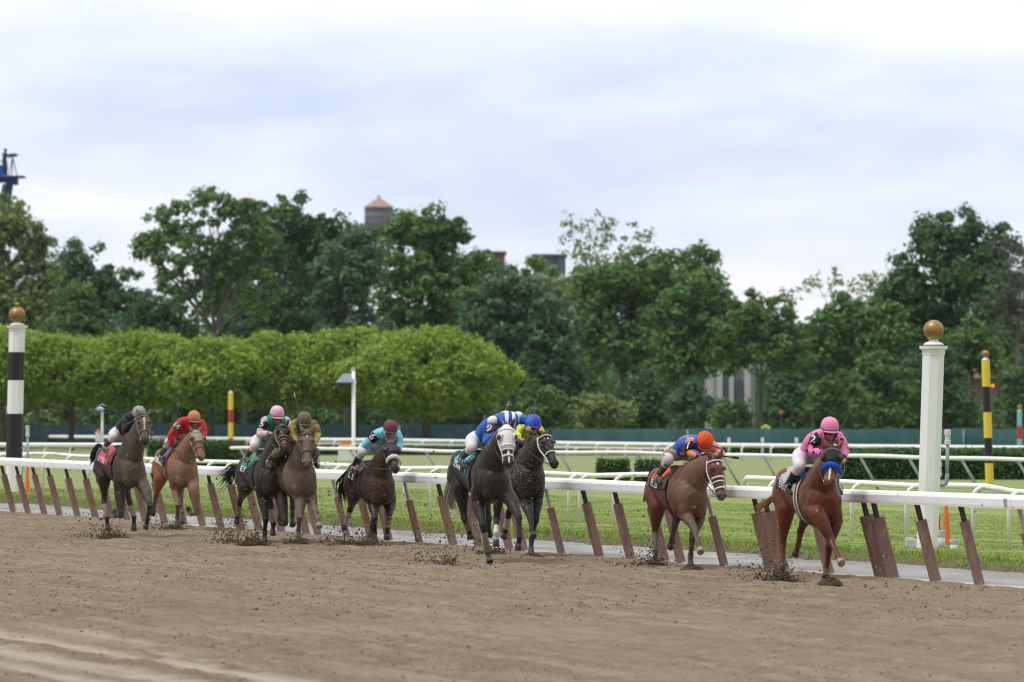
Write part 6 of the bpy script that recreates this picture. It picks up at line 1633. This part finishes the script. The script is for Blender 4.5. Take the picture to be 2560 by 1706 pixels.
        t = (L_[-1] - L_[-2]).normalized(); e = MB(); e.loft([L_[-1] - t * .02, L_[-1] + t * .05, L_[-1] + t * .11], [.008, .022, .016], [.004, .005, .004], (0, 1, 0), 8); e.build('flap', J.get('flap_mat', m_whip), wr_, True)
    D['Q'] = Q
    return root

def shoulder_patch(mat_, sd, r=.10, nm='shoulder_cap'):
    def f(fr, Q, root, shm, hip):
        s_ = Q['sh' + sd]; q = -1 if sd == 'R' else 1
        e = MB(); e.ell(s_ + V3(0, q * .01, .02), (.095, .085, .082)); e.build(nm, mat_, root, True)
    return f
def back_panel(mat_, w=.11, nm='back_panel'):
    def f(fr, Q, root, shm, hip):
        e = MB(); a = hip.lerp(shm, .35); pts = [a + V3(-.03, 0, .115), hip.lerp(shm, .65) + V3(-.02, 0, .145), shm + V3(.0, 0, .125), shm + V3(.06, 0, .09)]
        e.loft(smooth_path(pts), [w] * 13, [.02] * 13, (0, 0, 1), 12, True); e.build(nm, mat_, root, True)
    return f
def diamonds(mat_, zf, n=4):
    def f(fr, Q, root, shm, hip):
        for i in range(n):
            w = -1.1 + 2.2 * i / (n - 1); c = hip.lerp(shm, zf); ax_ = (shm - hip).normalized(); sx = V3(0, 1, 0); nx = sx.cross(ax_).normalized()
            if nx.z > 0: nx = -nx
            p = c + sx * (.178 * math.sin(w)) + nx * (.150 * math.cos(w)); tx = sx * math.cos(w) - nx * math.sin(w); nn = sx * math.sin(w) + nx * math.cos(w)
            e = MB(); P = [p + tx * .05, p + ax_ * .05, p - tx * .05, p - ax_ * .05]; e.add([x + nn * .006 for x in P] + [x - nn * .02 for x in P], [(0, 1, 2, 3), (7, 6, 5, 4), (0, 4, 5, 1), (1, 5, 6, 2), (2, 6, 7, 3), (3, 7, 4, 0)]); e.build('diamond', mat_, root)
    return f
PINK = (.80, .20, .44); BLUE = (.02, .115, .52)
mud_ = (.17, .135, .10)
JOCKEYS = dict(
 two=dict(label='jockey in pink silks with black stars and pink cap, on the black-hooded leader', head=(735, 268), shR=(632, 352), elR=(600, 462), haR=(692, 482), shL=(798, 352), elL=(852, 455), haL=(838, 522), hip=(560, 490), knR=(600, 585), anR=(478, 735), toeR=(492, 790), anL=(842, 735), toeL=(856, 788),
    silks=silk('silks_pink', PINK, [((.015, .012, .014), 7.5, .635)]), sleeve=silk('sleeve_pink', PINK, [((.015, .012, .014), 8.5, .62)]), helmet=mk('cap_pink', (.82, .27, .48), rough=.5), num='2', tilt=12, skin=m_skin, breech=m_breech, cuff=blk,
    whip=[((745, 410), .72), ((880, 186), .55)], whip_hand='haR', whip_label='black whip raised beside the pink-capped jockey'),
 seven=dict(label='jockey in blue and orange silks bent low under an orange cap, on the star-faced bay', head=(756, 225), shR=(618, 262), elR=(628, 345), haR=(712, 378), shL=(812, 275), elL=(905, 360), haL=(858, 362), hip=(528, 330), knR=(520, 410), anR=(412, 575), toeR=(386, 618), anL=None,
    silks=silk('silks_blue_orange', (.03, .10, .52), [((.80, .24, .07), 6.0, .60)], (mud_, 8, .62, .7)), sleeve=striped_mat('sleeve_orange_stripe', (.82, .25, .08), (.10, .07, .40), 46, (.2, .3, 1), .86, (mud_, 7, .60, .6)), helmet=mk('cap_orange', (.80, .095, .012), fleck=((.45, .10, .03), 26, .62)), num='7', tilt=58, yaw=12, breech=m_breech_mud, boot=m_boot_mud, skin=m_skin_mud,
    s=dict(head=.62, haL=.78), whip=[((850, 355), .80), ((1003, 386), .86)], whip_hand='haL', whip_label='muddy whip held level by the orange-capped jockey', cuff=blk),
 nine=dict(label='jockey in royal blue silks with white shoulders and blue-white striped cap', head=(672, 240), shR=(525, 262), elR=(462, 432), haR=(548, 350), shL=(728, 225), elL=(828, 252), haL=(822, 296), hip=(405, 400), knR=(405, 475), anR=(302, 572), toeR=(280, 628),
    silks=silk('silks_blue', BLUE, [], ((.10, .17, .42), 5, .6, .5)), sleeve=silk('sleeve_blue', (.025, .115, .46), [], (mud_, 6, .60, .4)), helmet=striped_mat('cap_blue_white_stripes', (.012, .06, .44), (.75, .75, .77), 62, (.25, .97, 0), .5), num='9', numband=mk('band_olive', (.08, .075, .05)), tilt=38, yaw=14, roll=-14, breech=m_breech, boot=m_boot_mud, s=dict(haL=.62, elL=.52, haR=.66, head=.72),
    extra=[shoulder_patch(mk('white_epaulette', (.70, .70, .72)), 'R'), shoulder_patch(_mc['white_epaulette'], 'L'), back_panel(_mc['white_epaulette'], .05)], whip=[((560, 330), .62), ((640, 122), .20)], whip_hand='haR', flap_mat=mk('flap_cream', (.58, .50, .36)), whip_label='whip with cream flap behind the blue-white striped cap'),
 yellow=dict(label='jockey in yellow silks with blue diamonds and violet-blue cap, behind the blue jockey', head=(862, 258), shR=(758, 322), elR=(722, 372), haR=(755, 395), shL=(908, 322), elL=(930, 395), haL=(898, 428), hip=(800, 440), knR=(745, 500), anR=(712, 590), toeR=(698, 612),
    silks=silk('silks_yellow', (.60, .66, .035)), helmet=mk('cap_violet', (.075, .075, .52), rough=.45), tilt=10, yaw=8, cuff=mk('cuff_navy', (.02, .03, .16)), extra=[diamonds(_mc['cuff_navy'], .42)], boot=m_boot_w, boot_top=None, num=None,
    whip=[((755, 395), .70), ((838, 175), .30), ((885, 80), .12)], whip_hand='haR', whip_label='grey whip rising behind the violet-blue cap', whip_grip=m_whip),
 six=dict(label='jockey in sky-blue silks and brown cap reaching back along the dark bay', head=(645, 198), shR=(520, 268), elR=(392, 372), haR=(305, 575), shL=(715, 275), elL=(738, 390), haL=(690, 425), hip=(465, 400), knR=(490, 455), anR=(348, 612), toeR=(328, 672),
    silks=silk('silks_skyblue', (.20, .56, .74), [], ((.14, .38, .50), 6, .62, .5)), helmet=mk('cap_maroon', (.16, .055, .05), rough=.6), num='6', tilt=18, s=dict(elR=.30, haR=.12, shR=.36), cuff=blk,
    whip=[((285, 615), .10), ((262, 900), -.02)], whip_hand='haR', whip_label='black whip hanging down the flank from the sky-blue jockey\'s hand'),
 five=dict(label='jockey in green vest with pale sleeves and pink cap, on the lifted-head dark horse', head=(570, 195), shR=(462, 268), elR=(412, 398), haR=(512, 388), shL=(652, 272), elL=(712, 388), haL=(692, 435), hip=(445, 450), knR=(455, 505), anR=(345, 612), toeR=(312, 645), anL=(688, 650), toeL=(698, 695),
    silks=silk('silks_green', (.01, .27, .18)), sleeve=silk('sleeve_pale_pink', (.58, .49, .52)), helmet=mk('cap_pale_pink', (.80, .42, .58), rough=.45), num='5', tilt=16, boot=m_boot_mud, cuff=blk),
 olive=dict(label='mud-splashed jockey in olive cap and yellow-brown silks, on the mud-plastered horse', head=(825, 252), shR=(742, 292), elR=(722, 420), haR=(762, 462), shL=(908, 302), elL=(948, 405), haL=(920, 470), hip=(780, 470), knL=(930, 565), anL=(948, 640), toeL=(958, 695),
    silks=silk('silks_muddy_yellow', (.42, .34, .05), [], ((.15, .115, .07), 5, .44, .95)), helmet=mk('cap_olive', (.155, .125, .078)), skin=m_skin_mud, breech=mk('breeches_mud', (.20, .16, .11)), boot=m_boot_mud, tilt=22, goggles=mk('goggles_mud', (.10, .10, .105)),
    whip=[((762, 455), .72), ((778, 205), .45), ((742, 62), .30)], whip_hand='haR', whip_label='thin pale whip raised above the olive-capped jockey', flap_mat=mk('flap_grey', (.42, .42, .42))),
 one=dict(label='jockey in black silks and pale grey cap crouched behind the blazed horse head', head=(578, 205), shR=(470, 250), elR=(442, 372), haR=(528, 285), shL=(650, 245), elL=(690, 400), haL=(680, 440), hip=(412, 400), knR=(440, 440), anR=(310, 540), toeR=(262, 585),
    silks=silk('silks_black', (.014, .014, .015), [], ((.07, .062, .045), 5, .60, .7)), helmet=mk('cap_grey_white', (.30, .33, .32)), tilt=30, yaw=4, roll=10, breech=m_breech, boot=m_boot_mud, num=None, s=dict(haR=.60),
    whip=[((530, 275), .60), ((490, 248), .55), ((258, 158), .35)], whip_hand='haR', whip_grip=mk('grip_red', (.50, .04, .03)), whip_label='black whip with red grip swung back by the grey-capped jockey'),
 red=dict(label='jockey in muddy red silks and tan-orange cap, on the orange-chestnut horse', head=(1118, 248), shR=(995, 290), elR=(895, 420), haR=(890, 540), shL=(1188, 310), elL=(1212, 405), haL=(1148, 472), hip=(985, 455), knR=(985, 500), anR=(872, 622), toeR=(846, 690),
    silks=silk('silks_red', (.58, .018, .030), [], (mud_, 5, .60, .5)), helmet=mk('cap_tan_orange', (.58, .22, .10), fleck=((.34, .19, .10), 9, .58)), num='14', numband=mk('band_mudgrey', (.12, .11, .085)), tilt=14, skin=m_skin_mud, breech=m_breech_mud, boot=m_boot_mud, s=dict(elR=.35, haR=.35)),
)
for key_ in HORSES: jockey(HORSES[key_], JOCKEYS[key_])
# ------------------------------------------------------------------ dirt thrown up by the hooves
k = NT('wet_clod'); m_wet = k.done(k.ramp(k.noise(8, 3), [(.3, (.060, .040, .028)), (.55, (.125, .088, .060)), (.78, (.21, .155, .110))]), .95, .1)
def spray(fr, px, ground_py, n_heap, n_air, wid, hgt, label, crop_scale=True):
    """heap of churned dirt and bits in the air where a hoof has just struck; px in crop pixels"""
    c = fr.S((px, ground_py)); g = gp(c[0], c[1], 0.0)
    back = Vector((-fr.sn, fr.cs, 0)); side = Vector((fr.cs, fr.sn, 0))
    a = rng.normal(0, wid * .28, n_heap); b = rng.normal(0, wid * .35, n_heap)
    h = np.abs(rng.normal(0, 1, n_heap)) * .085 * np.exp(-(a / (wid * .4)) ** 2)
    P1 = np.stack([g.x + side.x * a + back.x * b, g.y + side.y * a + back.y * b, h], -1); S1 = rng.uniform(.006, .018, n_heap)
    n_air = int(n_air * 1.6); hgt = hgt * 1.5
    a = rng.normal(-wid * .18, wid * .5, n_air); b = np.abs(rng.normal(.1, wid * .9, n_air)); h = .02 + rng.exponential(hgt, n_air) * np.where(rng.uniform(0, 1, n_air) < .10, 3.2, 1.0)
    P2 = np.stack([g.x + side.x * a + back.x * b, g.y + side.y * a + back.y * b, h], -1); S2 = np.clip(.0075 * np.exp(rng.normal(0, .55, n_air)), .004, .024)
    tag(clods('kicked_dirt', np.concatenate([P1, P2]), np.concatenate([S1, S2]), m_wet, .9), label, 'dirt', 'dirt kicked up by hooves', 'stuff')
def mound(fr, px, py, r, h, label):
    c = fr.S((px, py)); g = gp(c[0], c[1], 0.0); n = 420
    w = rng.uniform(0, 2 * np.pi, n); q = rng.uniform(0, 1, n) ** .5
    P = np.stack([g.x + np.cos(w) * q * r, g.y + np.sin(w) * q * r * 1.2, h * (1 - q ** 2) * rng.uniform(.5, 1.05, n)], -1)
    tag(clods('churned_dirt', P, rng.uniform(.008, .022, n), m_wet, .8), label, 'dirt', 'dirt kicked up by hooves', 'stuff')
fx = {k_: HORSES[k_]['fr'] for k_ in HORSES}
spray(fx['two'], 370, 1492, 500, 420, .42, .10, 'dirt bursting from under the leader\'s hind hoof')
mound(fx['two'], 735, 1512, .16, .10, 'small heap of dirt round the leader\'s planted front hoof')
spray(fx['seven'], 285, 1418, 500, 300, .40, .09, 'dirt bursting from under the star-faced bay\'s hind hoof')
mound(fx['seven'], 640, 1438, .17, .07, 'low heap of dirt round the star-faced bay\'s front hoof')
spray(fx['nine'], 130, 1478, 120, 420, .50, .16, 'loose spray of dirt behind the white-hooded horse')
spray(fx['yellow'], 520, 1385, 300, 260, .40, .10, 'dirt churned under the hind legs of the pale-flecked black horse')
mound(fx['yellow'], 850, 1410, .18, .07, 'low heap of dirt at the pale-flecked black horse\'s front hoof')
spray(fx['six'], 420, 1425, 500, 420, .50, .11, 'dirt churned up in front of the sky-blue jockey\'s horse')
spray(fx['six'], 150, 1420, 160, 260, .40, .16, 'thin spray of dirt at the sky-blue jockey\'s horse\'s trailing hoof')
spray(fx['five'], 350, 1435, 650, 520, .46, .15, 'big burst of dark dirt left of the green-clothed dark horse')
spray(fx['five'], 120, 1420, 120, 240, .42, .12, 'fine spray of dirt behind the green-clothed dark horse')
spray(fx['olive'], 770, 1425, 260, 120, .34, .06, 'dirt puffed up by the mud-plastered horse')
spray(fx['one'], 330, 1440, 520, 420, .55, .09, 'dirt torn up below the leftmost horse')
spray(fx['red'], 930, 1360, 420, 260, .45, .06, 'dirt puffed up under the orange-chestnut horse')
# fine bits still in the air
n = 900
Yb = rng.uniform(74, 108, n); pxb = np.concatenate([rng.normal(1590, 30, 130), rng.uniform(150, 1750, n - 130)]); pyb = np.concatenate([rng.normal(960, 55, 130), rng.normal(1110, 110, n - 130)])
P = np.stack([(pxb - CX) * Yb / F, Yb, np.clip(CAMZ - (pyb - HY) * Yb / F, .05, 6)], -1)
k = NT('flying_clod'); m_fly = k.done(k.ramp(k.noise(5, 1), [(.45, (.10, .07, .05)), (.55, (.34, .27, .18))]), .9, .1)
tag(clods('flying_dirt', P, np.clip(.006 * np.exp(rng.normal(0, .5, n)), .003, .018), m_fly, .9), 'scattered bits of dirt flying through the air around the runners', 'dirt', kind='stuff')

# ------------------------------------------------------------------ camera platform on a boom, top left
m_boom = paint('boom_navy', (.05, .085, .27), .5, .4, .15, 1.5); m_boxb = paint('box_blue', (.03, .16, .45), .6, .3, .1, 2)
Yl = 352; ppm = F / Yl
b = at(-14, HY, Yl); b.z = 0
lift = empty('lift_platform', b, 0, 'dark blue boom lift with a camera platform at the top left corner', 'lift')
rl = lambda px, py, dy=0: at(px, py, Yl) - b + Vector((0, dy, 0))
q = MB(); q.loft([rl(-30, 640), rl(0, 572), rl(20, 462)], [.46, .46, .34], n=4); q.build('boom', m_boom, lift)
q = MB(); q.loft([rl(-30, 640), rl(-60, 1050)], [.40, .45], n=4); q.box((rl(-60, 1050).x, 0, .5), (2.6, 3.6, 1.1)); q.build('boom_base', m_boom, lift)
for t in np.linspace(.1, .9, 7):
    p = rl(0, 572).lerp(rl(20, 462), t); q = MB(); q.loft([p + Vector((-.32, -.3, -.2)), p + Vector((.34, -.3, .25))], .05, n=5); q.build('boom_brace', m_boom, lift)
q = MB(); z_ = rl(0, 443).z; x1_ = rl(62, 443).x; q.box((x1_ / 2 - .75, 0, z_), (x1_ + 1.5, 1.6, .12)); q.box((rl(30, 0).x, 0, z_ - .28), (.75, .8, .42)); q.box((rl(10, 0).x, 0, z_ - .2), (1.1, .7, .3)); q.build('platform', m_boom, lift)
for xx in (-1.4, -.5, .45):
    q = MB(); q.loft([(xx, .7, z_), (xx, .7, z_ + 1.0)], .03, n=6); q.build('rail_post', m_boom, lift)
q = MB(); q.loft([(-1.4, .7, z_ + 1.0), (.45, .7, z_ + 1.0)], .03, n=6); q.build('hand_rail', m_boom, lift)
def standing(name_label, base, pose, mats, cat='person', heading=0.0):
    """plain standing figure: pose gives joints in metres from the feet"""
    r_ = empty('person', base, heading, name_label, cat); g = pose; m = MB()
    hd = V3(*g['head']); m.ell(hd, (.095, .078, .118)); m.ell(hd + V3(.03, 0, -.07), (.06, .05, .05)); m.loft([hd + V3(.085, 0, 0), hd + V3(.108, 0, -.03), hd + V3(.095, 0, -.045)], [.01, .015, .012], n=6, round_ends=True)
    sh = V3(*g['sh']); hp_ = V3(*g['hip']); m.loft([hd + V3(0, 0, -.06), sh], [.055, .065], n=10, round_ends=True); m.loft([hp_, hp_.lerp(sh, .5), sh], [.13, .13, .15], [.10, .10, .11], (0, 0, 1), 12, True)
    for q in (-1, 1):
        s0 = sh + V3(0, q * .19, -.03); e0 = V3(g['el'][0], q * g['el'][1], g['el'][2]); h0 = V3(g['ha'][0], q * g['ha'][1], g['ha'][2]); k0 = V3(g['kn'][0], q * .11, g['kn'][2]); f0 = V3(0, q * .12, .08)
        m.loft([sh, s0, e0, h0], [.07, .062, .045, .03], n=8, round_ends=True); m.loft([hp_ + V3(0, q * .08, 0), k0, f0], [.095, .065, .045], n=10, round_ends=True); m.loft([f0 + V3(-.06, 0, -.04), f0 + V3(.16, 0, -.05)], [.045, .04], n=8, round_ends=True)
        d = (h0 - e0).normalized(); m.ell(h0 + d * .04, (.03, .04, .045))
        for i in range(4): m.loft([h0 + d * .07 + V3(0, (i - 1.5) * .018, 0), h0 + d * .11 + V3(.01, (i - 1.5) * .018, -.01), h0 + d * .13 + V3(.02, (i - 1.5) * .018, -.03)], .008, n=5, round_ends=True)
        m.loft([h0 + d * .03 + V3(0, -q * .035, 0), h0 + d * .07 + V3(.01, -q * .05, 0)], .009, n=5, round_ends=True)
    vox('body', m, .014, 3, m_skin, r_)
    m = MB(); m.loft([hp_ + V3(0, 0, -.02), hp_.lerp(sh, .5), sh, sh + V3(0, 0, .04)], [.165, .165, .185, .12], [.125, .125, .13, .09], (0, 0, 1), 14, True)
    for q in (-1, 1):
        s0 = sh + V3(0, q * .19, -.03); e0 = V3(g['el'][0], q * g['el'][1], g['el'][2]); h0 = V3(g['ha'][0], q * g['ha'][1], g['ha'][2]); m.loft([sh + V3(0, q * .08, 0), s0, e0, e0.lerp(h0, .8)], [.09, .082, .062, .045], n=10, round_ends=True)
    vox('jacket', m, .018, 3, mats[0], r_)
    m = MB()
    for q in (-1, 1): m.loft([hp_ + V3(0, q * .07, .03), V3(g['kn'][0], q * .11, g['kn'][2]), V3(0, q * .12, .10)], [.125, .085, .07], n=10, round_ends=True)
    vox('trousers', m, .018, 3, mats[1], r_)
    m = MB(); m.ell(hd + V3(-.01, 0, .03), (.108, .092, .10)); m.ell(hd + V3(.09, 0, .045), (.07, .06, .012)); m.build('cap', mats[2], r_, True)
    return r_
m_navyj = mk('jacket_navy', (.05, .06, .12)); m_jeans = mk('jeans_blue', (.04, .06, .14)); m_capd = mk('cap_dark', (.03, .03, .06)); m_hivis = mk('jacket_hivis', (.42, .62, .08)); m_khaki = mk('trousers_khaki', (.14, .12, .08))
pb = at(13, HY, Yl); pb.z = b.z + z_ + .06
standing('cameraman in dark blue standing on the raised platform, top left', pb, dict(head=(.02, 0, 1.58), sh=(-.02, 0, 1.38), hip=(-.06, 0, .92), el=(.12, .30, 1.16), ha=(.34, .14, 1.22), kn=(.03, 0, .50)), (m_navyj, m_jeans, m_capd), heading=-.5)
tv = empty('video_camera', pb + Vector((.48, -.26, 0)), -.5, 'video camera on a tripod in front of the man on the platform', 'camera')
q = MB(); q.box((0, 0, 1.28), (.42, .16, .20)); q.loft([(.2, 0, 1.28), (.36, 0, 1.28)], .07, n=10); q.build('camera_body', m_capd, tv)
for w in (0.2, 2.3, 4.4):
    q = MB(); q.loft([(0, 0, 1.18), (math.cos(w) * .3, math.sin(w) * .3, .0)], .03, n=6); q.build('tripod_leg', m_capd, tv)
bx = empty('equipment_box', at(2, HY, Yl) * 1.0, 0, 'bright blue equipment box at the cameraman\'s feet', 'box'); bx.location = (at(2, HY, Yl).x, Yl + .3, pb.z)
q = MB(); q.box((0, 0, .32), (.5, .4, .62)); o_ = q.build('box_body', m_boxb, bx); bv = o_.modifiers.new('b', 'BEVEL'); bv.width = .03; bv.segments = 2
q = MB(); q.box((0, 0, .66), (.53, .43, .06)); q.build('lid', m_boxb, bx)
pg = at(1923, HY, 299.5); pg.z = 0
standing('person in yellow-green vest stooping behind the teal fence', pg, dict(head=(.42, 0, 1.20), sh=(.30, 0, 1.24), hip=(-.15, 0, .88), el=(.42, .25, .95), ha=(.55, .12, .72), kn=(.06, 0, .48)), (m_hivis, m_khaki, m_hivis), heading=-2.2)

# ------------------------------------------------------------------ a trace of summer haze in the air
k = NT('summer_haze'); k.t.nodes.remove(k.b); pv = k.n('ShaderNodeVolumePrincipled'); pv.inputs['Color'].default_value = (.80, .88, 1.0, 1); pv.inputs['Density'].default_value = .00006; pv.inputs['Anisotropy'].default_value = .2
k.l(pv.outputs[0], k.t.nodes['Material Output'].inputs['Volume'])
q = MB(); q.box((0, 1200, 29.5), (3240, 2840, 61.4)); tag(q.build('haze', k.m), 'faint pale summer haze over the track and trees', kind='stuff')
